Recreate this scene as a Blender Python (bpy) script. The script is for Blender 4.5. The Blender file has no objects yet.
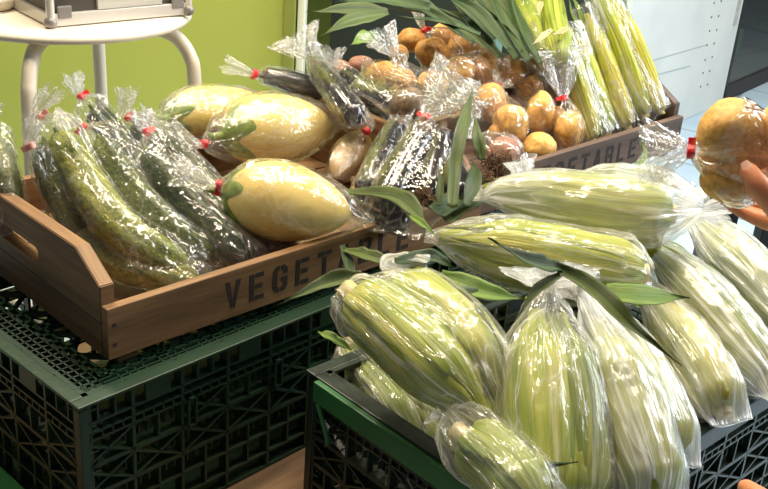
import bpy, bmesh, math, random
import numpy as np
from mathutils import Vector, Matrix, noise as mn
PI = math.pi
rad = math.radians
scn = bpy.context.scene
COL = scn.collection

# ------------------------------------------------------------------ camera
F = 1060.0; CAMZ = 1.35
PITCH, ROLL = rad(24.4), rad(4.5)
_f = np.array([0, math.cos(PITCH), -math.sin(PITCH)]); _u = np.array([0, math.sin(PITCH), math.cos(PITCH)]); _r = np.array([1.0, 0, 0])
CR = _r*math.cos(ROLL)+_u*math.sin(ROLL); CU = -_r*math.sin(ROLL)+_u*math.cos(ROLL); CF = _f
CO = np.array([0, 0, CAMZ])
cd = bpy.data.cameras.new('camera'); cam = bpy.data.objects.new('camera', cd); COL.objects.link(cam)
cd.sensor_width = 36; cd.lens = F/768*36; cd.clip_start = 0.02
cam.matrix_world = Matrix(((CR[0], CU[0], -CF[0], 0), (CR[1], CU[1], -CF[1], 0), (CR[2], CU[2], -CF[2], CAMZ), (0, 0, 0, 1)))
scn.camera = cam

def ray(px, py):
    d = CR*((px-384)/F) - CU*((py-244.5)/F) + CF
    return d/np.linalg.norm(d)
def onz(px, py, z):
    d = ray(px, py); return CO + d*((z-CAMZ)/d[2])
def ondist(px, py, t): return CO + ray(px, py)*t
def onplane(px, py, P, n):
    d = ray(px, py); return CO + d*(np.dot(n, P-CO)/np.dot(n, d))

# frames: tray, crate 1, crate 2
def yawframe(deg):
    a = rad(deg); return np.array([math.cos(a), math.sin(a), 0]), np.array([-math.sin(a), math.cos(a), 0])
TB = np.array([-0.3317, 1.1353, 0.6459]); TU, TV = yawframe(45.8)
C1 = np.array([-0.3440, 1.0496, 0.6332]); C1U, C1V = yawframe(48.4)
C2U, C2V = yawframe(44.4)
Z = np.array([0, 0, 1.0])
TZ = TB[2]
def at(px, py, h): return onz(px, py, TZ+h)
def pile(px, py, h0, k, vo=0.0):
    """point where the view through a pixel meets the sloping top of a pile: h = h0 + k*(v-vo)"""
    n = Z - k*TV
    P = TB + TV*vo + Z*h0
    return onplane(px, py, P, n)

# ------------------------------------------------------------------ object helpers
def tag(o, label=None, cat=None, group=None, kind=None):
    if label: o['label'] = label
    if cat: o['category'] = cat
    if group: o['group'] = group
    if kind: o['kind'] = kind
    return o
def link(name, me, mat, parent=None, smooth=True, origin=None):
    o = bpy.data.objects.new(name, me); COL.objects.link(o)
    if mat is not None: me.materials.append(mat)
    if smooth:
        me.polygons.foreach_set('use_smooth', [True]*len(me.polygons))
    if origin is None and parent is None and len(me.vertices):
        co = np.empty(len(me.vertices)*3); me.vertices.foreach_get('co', co); co = co.reshape(-1, 3)
        c = co.mean(0); c[2] = co[:, 2].min(); origin = c
    if parent is not None:
        w = np.array(parent.matrix_world.translation) if parent.get('_o') is None else np.array(parent['_o'])
        M = Matrix.Translation(Vector(w)); me.transform(M.inverted())
        o.parent = parent; o['_o'] = list(w)
    else:
        me.transform(Matrix.Translation(Vector(origin)).inverted()); o.location = origin; o['_o'] = [float(x) for x in origin]
    return o
def empty(name, loc):
    o = bpy.data.objects.new(name, None); COL.objects.link(o); o.location = loc; o['_o'] = [float(x) for x in loc]
    o.empty_display_size = .02
    return o

class MB:
    def __init__(s): s.v = []; s.f = []; s.uv = None
    def box(s, P, U, V, W, a, b, c):
        """box from P spanning a*U, b*V, c*W"""
        n = len(s.v); P = np.array(P, float)
        for i in (0, 1):
            for j in (0, 1):
                for k in (0, 1): s.v.append(P+U*a*i+V*b*j+W*c*k)
        fs = [(0, 1, 3, 2), (4, 6, 7, 5), (0, 4, 5, 1), (2, 3, 7, 6), (0, 2, 6, 4), (1, 5, 7, 3)]
        if np.dot(np.cross(U*a, V*b), W*c) < 0: fs = [t[::-1] for t in fs]
        s.f += [tuple(n+i for i in t) for t in fs]
        return s
    def bar(s, A, B, w, W, d, side=None):
        """flat bar from A to B, width w in plane, depth d along W"""
        A = np.array(A, float); B = np.array(B, float); D = B-A; L = np.linalg.norm(D); D = D/L
        V = np.cross(W, D); V /= np.linalg.norm(V)
        return s.box(A-V*w/2, D, V, W, L, w, d)
    def prism(s, pts, W, d):
        n = len(s.v); m = len(pts)
        for p in pts: s.v.append(np.array(p, float))
        for p in pts: s.v.append(np.array(p, float)+W*d)
        s.f.append(tuple(n+i for i in range(m))[::-1]); s.f.append(tuple(n+m+i for i in range(m)))
        for i in range(m):
            j = (i+1) % m; s.f.append((n+i, n+j, n+m+j, n+m+i))
        return s
    def tube(s, pts, r, n=12, cap=True):
        pts = [np.array(p, float) for p in pts]; base = len(s.v); m = len(pts)
        rs = r if hasattr(r, '__len__') else [r]*m
        T = [pts[min(i+1, m-1)]-pts[max(i-1, 0)] for i in range(m)]; T = [t/np.linalg.norm(t) for t in T]
        a = np.cross(T[0], Z if abs(T[0][2]) < .9 else np.array([1.0, 0, 0])); a /= np.linalg.norm(a)
        for i in range(m):
            a = a - T[i]*np.dot(a, T[i]); a /= np.linalg.norm(a); b = np.cross(T[i], a)
            for k in range(n):
                t = 2*PI*k/n; s.v.append(pts[i]+(a*math.cos(t)+b*math.sin(t))*rs[i])
        for i in range(m-1):
            for k in range(n):
                k2 = (k+1) % n; s.f.append((base+i*n+k, base+i*n+k2, base+(i+1)*n+k2, base+(i+1)*n+k))
        if cap:
            s.f.append(tuple(base+k for k in range(n))[::-1]); s.f.append(tuple(base+(m-1)*n+k for k in range(n)))
        return s
    def mesh(s, name, bevel=0):
        me = bpy.data.meshes.new(name); me.from_pydata([tuple(map(float, p)) for p in s.v], [], s.f)
        bm = bmesh.new(); bm.from_mesh(me); bmesh.ops.recalc_face_normals(bm, faces=bm.faces[:])
        if bevel: bmesh.ops.bevel(bm, geom=[e for e in bm.edges if len(e.link_faces) == 2 and e.calc_face_angle(0) > .6], offset=bevel, segments=2, affect='EDGES', profile=.5, clamp_overlap=True)
        bm.to_mesh(me); bm.free(); me.update()
        return me
    def build(s, name, mat, parent=None, smooth=False, bevel=0, origin=None):
        return link(name, s.mesh(name, bevel), mat, parent, smooth, origin)

def loft(rings, uvs=None, closed=True, cap0=False, cap1=False, name='m'):
    """rings: array (N, M, 3); UV in metres along / around"""
    R = np.array(rings); N, M = R.shape[:2]
    verts = R.reshape(-1, 3).tolist(); faces = []
    MM = M if closed else M-1
    for i in range(N-1):
        for k in range(MM):
            k2 = (k+1) % M; faces.append((i*M+k, i*M+k2, (i+1)*M+k2, (i+1)*M+k))
    nq = len(faces)
    if cap0: faces.append(tuple(range(M))[::-1])
    if cap1: faces.append(tuple((N-1)*M+k for k in range(M)))
    me = bpy.data.meshes.new(name); me.from_pydata(verts, [], faces)
    # uv
    ax = R.mean(1); sl = np.concatenate([[0], np.cumsum(np.linalg.norm(np.diff(ax, axis=0), axis=1))])
    uvl = me.uv_layers.new(name='UVMap'); data = []
    for i in range(N-1):
        for k in range(MM):
            a, b = k/M, (k+1)/M
            data += [sl[i], a, sl[i], b, sl[i+1], b, sl[i+1], a]
    for fidx in range(nq, len(faces)): data += [0, 0]*M
    uvl.data.foreach_set('uv', data)
    me.update()
    return me

def bez(P, n):
    """Catmull-Rom through points"""
    P = [np.array(p, float) for p in P]
    if len(P) == 2: return [P[0]+(P[1]-P[0])*t for t in np.linspace(0, 1, n)]
    Q = [2*P[0]-P[1]]+P+[2*P[-1]-P[-2]]; out = []
    for t in np.linspace(0, len(P)-1-1e-9, n):
        i = int(t); u = t-i; a, b, c, d = Q[i:i+4]
        out.append(.5*((2*b)+(-a+c)*u+(2*a-5*b+4*c-d)*u*u+(-a+3*b-3*c+d)*u**3))
    return out
def frames(pts, up=None):
    m = len(pts); T = [pts[min(i+1, m-1)]-pts[max(i-1, 0)] for i in range(m)]; T = [t/np.linalg.norm(t) for t in T]
    a = np.array(up, float) if up is not None else Z.copy()
    if abs(np.dot(a, T[0])) > .97: a = np.array([1.0, .3, 0])
    out = []
    for i in range(m):
        a = a-T[i]*np.dot(a, T[i]); a /= np.linalg.norm(a); out.append((T[i], a, np.cross(T[i], a)))
    return out
def nz(p, f=1.0, s=0.0):
    return mn.noise(Vector((p[0]*f+s, p[1]*f+s*1.7, p[2]*f-s)))
def vor(p, s=0.0):
    d, _ = mn.voronoi(Vector((p[0]+s, p[1]+s*1.3, p[2]-s))); return d
def smooth01(t): t = min(1, max(0, t)); return t*t*(3-2*t)

# ------------------------------------------------------------------ materials
def newmat(name):
    m = bpy.data.materials.new(name); m.use_nodes = True; nt = m.node_tree; nt.nodes.clear()
    return m, nt
class NT:
    def __init__(s, nt): s.nt = nt
    def n(s, t, inputs=None, **kw):
        x = s.nt.nodes.new(t)
        for k, v in kw.items(): setattr(x, k, v)
        for k, v in (inputs or {}).items():
            if isinstance(v, tuple) and len(v) == 2 and hasattr(v[0], 'outputs'): s.nt.links.new(v[0].outputs[v[1]], x.inputs[k])
            elif hasattr(v, 'outputs'): s.nt.links.new(v.outputs[0], x.inputs[k])
            else: x.inputs[k].default_value = v
        return x
    def ramp(s, fac, stops, interp='LINEAR'):
        x = s.nt.nodes.new('ShaderNodeValToRGB'); s.nt.links.new(fac[0].outputs[fac[1]] if isinstance(fac, tuple) else fac.outputs[0], x.inputs[0])
        cr = x.color_ramp; cr.interpolation = interp
        while len(cr.elements) < len(stops): cr.elements.new(.5)
        for e, (p, c) in zip(cr.elements, stops):
            e.position = p; e.color = c if len(c) == 4 else (*c, 1)
        return x
def c3(r, g, b):
    """sRGB 0-255 -> linear"""
    f = lambda x: (x/255/12.92) if x/255 <= .04045 else ((x/255+.055)/1.055)**2.4
    return (f(r), f(g), f(b), 1)
def coords(N, kind='Object', scale=(1, 1, 1), rnd=True):
    tc = N.n('ShaderNodeTexCoord'); oi = N.n('ShaderNodeObjectInfo')
    mp = N.n('ShaderNodeMapping', {'Vector': (tc, kind), 'Scale': scale})
    if rnd:
        mul = N.n('ShaderNodeMath', {0: (oi, 'Random'), 1: 37.0}, operation='MULTIPLY')
        cb = N.n('ShaderNodeCombineXYZ', {'X': mul, 'Y': mul, 'Z': mul})
        N.nt.links.new(cb.outputs[0], mp.inputs['Location'])
    return mp
def simple(name, stops, rough=.5, nscale=(8, 8, 8), detail=4, kind='Object', bump=0, bscale=None, spec=.5, metal=0, coat=0, sss=0, ntype='noise', transl=0, wave=False):
    m, nt = newmat(name); N = NT(nt)
    mp = coords(N, kind, nscale); t = N.n('ShaderNodeTexNoise', {'Vector': mp, 'Scale': 1.0, 'Detail': detail, 'Roughness': .6})
    col = N.ramp((t, 'Fac'), stops)
    b = N.n('ShaderNodeBsdfPrincipled', {'Base Color': col, 'Roughness': rough, 'Metallic': metal, 'Coat Weight': coat, 'Coat Roughness': .15})
    b.inputs['Specular IOR Level'].default_value = spec
    if sss: b.inputs['Subsurface Weight'].default_value = sss; b.inputs['Subsurface Scale'].default_value = .01
    if bump:
        mp2 = coords(N, kind, bscale or nscale); t2 = N.n('ShaderNodeTexNoise', {'Vector': mp2, 'Scale': 1.0, 'Detail': 3})
        bp = N.n('ShaderNodeBump', {'Height': (t2, 'Fac'), 'Strength': 1.0, 'Distance': bump}); nt.links.new(bp.outputs[0], b.inputs['Normal'])
    out = b
    if transl:
        tr = N.n('ShaderNodeBsdfTranslucent', {'Color': col}); out = N.n('ShaderNodeMixShader', {0: transl, 1: b, 2: tr})
    N.n('ShaderNodeOutputMaterial', {'Surface': out})
    return m

M = {}
# --- painted / plastic / metal
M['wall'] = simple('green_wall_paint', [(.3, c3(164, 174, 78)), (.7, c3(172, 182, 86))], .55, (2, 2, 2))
M['frame_green'] = simple('green_door_frame_paint', [(.3, c3(122, 130, 52)), (.7, c3(130, 138, 58))], .5, (2, 2, 2))  # darker green of the door frame itself
M['pale_strip'] = simple('pale_door_strip', [(.3, c3(214, 214, 190)), (.7, c3(222, 222, 200))], .4)
M['stool_white'] = simple('white_stool_paint', [(.3, c3(226, 216, 196)), (.7, c3(232, 222, 204))], .38, (5, 5, 5))
M['alu'] = simple('aluminium_panel', [(.3, c3(196, 193, 186)), (.7, c3(212, 209, 202))], .36, (3, 3, 60), metal=.3)
M['alu_edge'] = simple('polished_edge', [(.3, c3(212, 209, 202)), (.7, c3(224, 221, 214))], .3, (3, 3, 3), metal=.35)
M['case_dark'] = simple('dark_case_panel', [(.3, c3(66, 62, 56)), (.7, c3(80, 76, 70))], .35, (20, 20, 20))
M['case_corner'] = simple('grey_case_corner', [(.3, c3(132, 128, 124)), (.7, c3(146, 142, 138))], .4, (20, 20, 20), metal=.3)
M['green_plastic'] = simple('dark_green_crate_plastic', [(.3, c3(24, 50, 34)), (.7, c3(32, 60, 40))], .42, (14, 14, 14), bump=.0004, bscale=(120, 120, 120))
M['grey_green'] = simple('dark_crate_plastic', [(.3, c3(22, 38, 30)), (.7, c3(30, 46, 36))], .4, (14, 14, 14), bump=.0004, bscale=(120, 120, 120))
M['green_bright'] = simple('bright_green_plastic', [(.3, c3(36, 96, 50)), (.7, c3(44, 108, 56))], .45, (14, 14, 14))
M['black'] = simple('black_powder_coat', [(.3, c3(20, 21, 24)), (.7, c3(28, 29, 32))], .45, (10, 10, 10))
M['tape'] = simple('red_tape', [(.3, c3(206, 28, 30)), (.7, c3(222, 40, 40))], .35, (60, 60, 60))
M['tape_pale'] = simple('faded_pink_tape', [(.3, c3(226, 150, 130)), (.7, c3(236, 168, 148))], .4, (60, 60, 60))
M['tile'] = None

def wood(name, a, b, c, scale):
    m, nt = newmat(name); N = NT(nt)
    mp = coords(N, 'UV', (1, 1, 1), rnd=True)
    tc = mp
    t = N.n('ShaderNodeTexNoise', {'Vector': N.n('ShaderNodeMapping', {'Vector': tc, 'Scale': (6, 90, 1)}), 'Scale': 1.0, 'Detail': 6, 'Roughness': .65, 'Distortion': .6})
    t2 = N.n('ShaderNodeTexNoise', {'Vector': N.n('ShaderNodeMapping', {'Vector': tc, 'Scale': (3, 14, 1)}), 'Scale': 1.0, 'Detail': 2})
    mix = N.n('ShaderNodeMath', {0: (t, 'Fac'), 1: (t2, 'Fac')}, operation='MULTIPLY_ADD'); mix.inputs[2].default_value = .18
    col = N.ramp(mix, [(.3, a), (.45, b), (.62, c)])
    bs = N.n('ShaderNodeBsdfPrincipled', {'Base Color': col, 'Roughness': .6})
    bp = N.n('ShaderNodeBump', {'Height': (t, 'Fac'), 'Strength': .5, 'Distance': .0008}); nt.links.new(bp.outputs[0], bs.inputs['Normal'])
    N.n('ShaderNodeOutputMaterial', {'Surface': bs}); return m
M['wood'] = wood('stained_crate_wood', c3(86, 60, 33), c3(126, 92, 56), c3(152, 119, 76), 1)
M['wood_dark'] = wood('greyed_crate_wood', c3(68, 52, 42), c3(92, 72, 58), c3(118, 96, 78), 1)
M['board'] = wood('brown_board', c3(100, 74, 48), c3(130, 100, 68), c3(150, 118, 82), 1)

# --- films
def film(name, tint=(.99, .99, .98, 1), haze=.03, crease=.32, bump=.002, rough=.06, fr=1.45, strength=1.25, hazecol=(.85, .85, .82, 1), su=26, sv=11, streak=.06, ssv=22):
    m, nt = newmat(name); N = NT(nt)
    uv = coords(N, 'UV', (su, sv, 1))
    w = N.n('ShaderNodeTexNoise', {'Vector': uv, 'Scale': .8, 'Detail': 2})
    wv = N.n('ShaderNodeVectorMath', {0: uv, 1: (w, 'Color')}, operation='ADD')
    v1 = N.n('ShaderNodeTexVoronoi', {'Vector': wv, 'Scale': 1.6}, feature='DISTANCE_TO_EDGE')
    n1 = N.n('ShaderNodeTexNoise', {'Vector': wv, 'Scale': 2.2, 'Detail': 3, 'Roughness': .55})
    e1 = N.n('ShaderNodeMath', {0: (v1, 'Distance'), 1: .22}, operation='MINIMUM')
    hsum = N.n('ShaderNodeMath', {0: e1, 1: 1.6}, operation='MULTIPLY')
    h = N.n('ShaderNodeMath', {0: hsum, 1: (n1, 'Fac')}, operation='ADD')
    bp = N.n('ShaderNodeBump', {'Height': h, 'Strength': 1.0, 'Distance': bump})
    gl = N.n('ShaderNodeBsdfGlossy', {'Roughness': rough, 'Normal': bp, 'Color': (1, 1, 1, 1)})
    tr = N.n('ShaderNodeBsdfTransparent', {'Color': tint})
    di = N.n('ShaderNodeBsdfDiffuse', {'Color': hazecol, 'Normal': bp}); tl = N.n('ShaderNodeBsdfTranslucent', {'Color': hazecol})
    dm = N.n('ShaderNodeMixShader', {0: .45, 1: di, 2: tl})
    # creases catch more haze
    cr = N.ramp((v1, 'Distance'), [(0, (1, 1, 1)), (.035, (.25, .25, .25)), (.12, (0, 0, 0))])
    n2 = N.n('ShaderNodeTexNoise', {'Vector': uv, 'Scale': .45, 'Detail': 2})
    n2r = N.ramp((n2, 'Fac'), [(.42, (0, 0, 0)), (.62, (1, 1, 1))])
    cm = N.n('ShaderNodeMath', {0: cr, 1: n2r}, operation='MULTIPLY')
    hz = N.n('ShaderNodeMath', {0: cm, 1: crease}, operation='MULTIPLY_ADD'); hz.inputs[2].default_value = haze
    hz2 = N.n('ShaderNodeMath', {0: n2r, 1: haze*.9}, operation='MULTIPLY')
    st = N.n('ShaderNodeTexNoise', {'Vector': coords(N, 'UV', (5, ssv, 1)), 'Scale': 1.0, 'Detail': 3, 'Distortion': .5}); str_ = N.ramp((st, 'Fac'), [(.54, (0, 0, 0)), (.68, (1, 1, 1))])  # bright highlights along the folds, painted in as whiter haze
    hs = N.n('ShaderNodeMath', {0: str_, 1: streak}, operation='MULTIPLY_ADD'); nt.links.new(hz2.outputs[0], hs.inputs[2])
    hz3 = N.n('ShaderNodeMath', {0: hz, 1: hs}, operation='ADD', use_clamp=True)
    base = N.n('ShaderNodeMixShader', {0: hz3, 1: tr, 2: dm})
    geo = N.n('ShaderNodeNewGeometry'); ior = N.n('ShaderNodeMix', {0: (geo, 'Backfacing')}); ior.inputs[2].default_value = fr; ior.inputs[3].default_value = 1/fr
    fre = N.n('ShaderNodeFresnel', {'IOR': ior, 'Normal': bp})
    fm = N.n('ShaderNodeMath', {0: fre, 1: strength}, operation='MULTIPLY', use_clamp=True)
    out = N.n('ShaderNodeMixShader', {0: fm, 1: base, 2: gl})
    N.n('ShaderNodeOutputMaterial', {'Surface': out}); return m
M['film'] = film('crisp_clear_film', haze=.03, crease=.32, bump=.0026, rough=.05, strength=1.9)
M['film_tuft'] = film('gathered_clear_film', haze=.06, crease=.55, streak=.16, ssv=34, bump=.003, su=60, sv=20, strength=1.7)
M['film_soft'] = film('soft_milky_film', haze=.07, crease=.5, bump=.0022, rough=.11, strength=.95, hazecol=(.9, .9, .86, 1), su=9, sv=16, streak=.34, ssv=46)
M['film_long'] = film('long_sleeve_film', haze=.06, crease=.4, streak=.5, ssv=26, strength=1.6)
M['film_dim'] = film('dimmed_clear_film', haze=.015, crease=.25, bump=.002, rough=.05, streak=.03, strength=1.05)  # same clear film, its glints toned down over the black eggplants
M['film_hand'] = film('held_bag_film', haze=.06, crease=.5, bump=.003, rough=.06, streak=.18, ssv=16, strength=2.6)
M['film_white'] = film('whitish_milky_film', haze=.25, crease=.6, bump=.002, rough=.17, strength=1.4, hazecol=(.96, .97, .97, 1), su=8, sv=18, streak=.8, ssv=46)

# --- vegetables
def husk_mat(name, a, b, c):
    m, nt = newmat(name); N = NT(nt)
    uv = coords(N, 'UV', (4, 30, 1)); uv2 = coords(N, 'UV', (7, 6, 1)); uv3 = coords(N, 'UV', (3, 130, 1))
    t = N.n('ShaderNodeTexNoise', {'Vector': uv, 'Scale': 1.0, 'Detail': 4}); t2 = N.n('ShaderNodeTexNoise', {'Vector': uv2, 'Scale': 1.0, 'Detail': 2})
    t3 = N.n('ShaderNodeTexNoise', {'Vector': uv3, 'Scale': 1.0, 'Detail': 1})
    s = N.n('ShaderNodeMath', {0: (t, 'Fac'), 1: (t2, 'Fac')}, operation='ADD'); s2 = N.n('ShaderNodeMath', {0: s, 1: .5}, operation='MULTIPLY')
    col = N.ramp(s2, [(.34, a), (.5, b), (.68, c)])
    b_ = N.n('ShaderNodeBsdfPrincipled', {'Base Color': col, 'Roughness': .42})
    bp = N.n('ShaderNodeBump', {'Height': (t3, 'Fac'), 'Strength': .8, 'Distance': .0012}); nt.links.new(bp.outputs[0], b_.inputs['Normal'])
    tl = N.n('ShaderNodeBsdfTranslucent', {'Color': col}); o = N.n('ShaderNodeMixShader', {0: .12, 1: b_, 2: tl})
    N.n('ShaderNodeOutputMaterial', {'Surface': o}); return m
M['husk'] = husk_mat('yellow_green_husk', c3(104, 130, 20), c3(156, 168, 38), c3(204, 194, 86))
M['husk_pale'] = husk_mat('pale_husk', c3(132, 146, 34), c3(182, 178, 56), c3(218, 204, 104))
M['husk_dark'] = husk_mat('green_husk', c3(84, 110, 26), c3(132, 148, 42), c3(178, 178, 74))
M['leaf'] = husk_mat('corn_leaf_green', c3(54, 74, 30), c3(78, 96, 42), c3(108, 122, 62))
M['leaf_dark'] = husk_mat('dark_leaf_green', c3(38, 60, 28), c3(54, 80, 36), c3(80, 104, 52))
M['leaf_light'] = husk_mat('light_leaf_green', c3(80, 116, 34), c3(108, 140, 50), c3(144, 164, 84))
M['stalk'] = husk_mat('pale_cut_stalk', c3(196, 180, 118), c3(222, 206, 150), c3(236, 224, 180))
M['silk'] = simple('brown_corn_silk', [(.3, c3(70, 48, 28)), (.7, c3(120, 86, 52))], .7, (60, 60, 60))
M['dry'] = husk_mat('dried_husk', c3(150, 132, 84), c3(190, 176, 126), c3(222, 212, 170))
def cuc_mat(name, a, b, c, tipc):
    m, nt = newmat(name); N = NT(nt)
    uv = coords(N, 'UV', (14, 10, 1)); o = coords(N, 'Object', (190, 190, 190))
    t = N.n('ShaderNodeTexNoise', {'Vector': uv, 'Scale': 1.0, 'Detail': 4}); t2 = N.n('ShaderNodeTexNoise', {'Vector': o, 'Scale': 1.0, 'Detail': 2})
    s = N.n('ShaderNodeMath', {0: (t, 'Fac'), 1: (t2, 'Fac')}, operation='ADD'); s2 = N.n('ShaderNodeMath', {0: s, 1: .5}, operation='MULTIPLY')
    col = N.ramp(s2, [(.34, a), (.5, b), (.70, c)])
    b_ = N.n('ShaderNodeBsdfPrincipled', {'Base Color': col, 'Roughness': .38})
    vo = N.n('ShaderNodeTexVoronoi', {'Vector': o, 'Scale': .9}); vr = N.ramp((vo, 'Distance'), [(0, (1, 1, 1)), (.35, (0, 0, 0))])
    bp = N.n('ShaderNodeBump', {'Height': vr, 'Strength': .7, 'Distance': .0015}); nt.links.new(bp.outputs[0], b_.inputs['Normal'])
    N.n('ShaderNodeOutputMaterial', {'Surface': b_}); return m
M['cuc_dark'] = cuc_mat('dark_cucumber_skin', c3(24, 34, 14), c3(44, 56, 24), c3(86, 92, 42), None)
M['cuc_mid'] = cuc_mat('cucumber_skin', c3(42, 56, 20), c3(72, 84, 30), c3(122, 122, 54), None)
M['cuc_light'] = cuc_mat('light_cucumber_skin', c3(78, 90, 24), c3(122, 128, 42), c3(172, 164, 76), None)
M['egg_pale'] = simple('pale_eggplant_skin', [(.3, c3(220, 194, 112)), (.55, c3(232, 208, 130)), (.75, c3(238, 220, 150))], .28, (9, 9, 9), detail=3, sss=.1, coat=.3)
M['egg_shade'] = simple('shaded_pale_eggplant_skin', [(.3, c3(150, 120, 66)), (.7, c3(176, 146, 88))], .35, (9, 9, 9), coat=.2)  # pale skin with its shade painted in as a tan tone
M['egg_black'] = simple('black_eggplant_skin', [(.3, c3(16, 13, 14)), (.7, c3(30, 24, 26))], .2, (9, 9, 9), coat=.6)
M['calyx'] = simple('eggplant_calyx_green', [(.3, c3(84, 112, 34)), (.55, c3(122, 142, 56)), (.7, c3(186, 180, 96))], .5, (60, 60, 60), detail=4)
M['calyx_dark'] = simple('dark_calyx', [(.3, c3(60, 48, 36)), (.7, c3(96, 78, 56))], .5, (60, 60, 60))
def potato_mat(name, a, b, c):
    m, nt = newmat(name); N = NT(nt)
    o = coords(N, 'Object', (28, 28, 28)); o2 = coords(N, 'Object', (150, 150, 150))
    t = N.n('ShaderNodeTexNoise', {'Vector': o, 'Scale': 1.0, 'Detail': 5, 'Roughness': .65}); t2 = N.n('ShaderNodeTexNoise', {'Vector': o2, 'Scale': 1.0, 'Detail': 3})
    s = N.n('ShaderNodeMath', {0: (t, 'Fac'), 1: (t2, 'Fac')}, operation='ADD'); s2 = N.n('ShaderNodeMath', {0: s, 1: .5}, operation='MULTIPLY')
    col = N.ramp(s2, [(.34, a), (.5, b), (.66, c)])
    b_ = N.n('ShaderNodeBsdfPrincipled', {'Base Color': col, 'Roughness': .6})
    bp = N.n('ShaderNodeBump', {'Height': (t2, 'Fac'), 'Strength': .6, 'Distance': .001}); nt.links.new(bp.outputs[0], b_.inputs['Normal'])
    N.n('ShaderNodeOutputMaterial', {'Surface': b_}); return m
M['potato'] = potato_mat('potato_skin', c3(148, 98, 44), c3(192, 140, 70), c3(214, 168, 98))
M['potato_gold'] = potato_mat('golden_potato_skin', c3(178, 124, 54), c3(214, 164, 84), c3(230, 188, 112))
M['taro'] = potato_mat('dark_root_skin', c3(70, 54, 40), c3(112, 90, 66), c3(146, 122, 92))
M['sweet'] = potato_mat('mauve_root_skin', c3(126, 84, 66), c3(160, 112, 90), c3(186, 144, 118))
M['skin'] = simple('skin', [(.3, c3(196, 126, 88)), (.7, c3(210, 142, 102))], .45, (18, 18, 18), sss=.2, bump=.0004, bscale=(160, 160, 160))
M['nail'] = simple('nail', [(.3, c3(236, 186, 160)), (.7, c3(240, 192, 168))], .25, (18, 18, 18))
M['hair'] = simple('dark_hair', [(.3, c3(30, 24, 20)), (.7, c3(46, 38, 32))], .5, (10, 10, 120))
M['trouser'] = simple('dark_trouser', [(.3, c3(36, 40, 52)), (.7, c3(48, 52, 66))], .8, (60, 60, 60))
M['eye'] = simple('eye_dark', [(.3, c3(30, 22, 18)), (.7, c3(36, 28, 22))], .2)
M['lip'] = simple('lip', [(.3, c3(170, 92, 80)), (.7, c3(178, 100, 86))], .4)
M['sleeve'] = simple('dark_sleeve', [(.3, c3(30, 32, 40)), (.7, c3(42, 44, 54))], .8, (60, 60, 60))

# ------------------------------------------------------------------ vegetables: builders
SEED = [0]
def seed(): SEED[0] += 1; return SEED[0]*3.17
def body_loft(path, rfun, M_=40, N_=40, squash=1.0, up=None, bump=None):
    pts = bez(path, N_); fr = frames(pts, up); rings = []
    for i, (p, (T, a, b)) in enumerate(zip(pts, fr)):
        t = i/(N_-1); ring = []
        for k in range(M_):
            th = 2*PI*k/M_; r = rfun(t, th)
            q = p + (a*math.cos(th)*squash+b*math.sin(th))*r
            if bump: q = q + (a*math.cos(th)+b*math.sin(th))*bump(q, t, th)
            ring.append(q)
        rings.append(ring)
    return np.array(rings)
def round_ends(t, e0, e1):
    """radius multiplier with rounded ends of fractional lengths e0, e1"""
    m = 1.0
    if t < e0: m = math.sqrt(max(1e-4, 1-(1-t/e0)**2))
    if t > 1-e1: m = min(m, math.sqrt(max(1e-4, 1-((t-1+e1)/e1)**2)))
    return m
def chain(path, r, n=9, taper=None):
    pts = bez(path, n); out = []
    for i, p in enumerate(pts):
        t = i/(n-1); rr = r*(taper(t) if taper else 1.0)
        out.append((p, rr))
    return out

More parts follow.
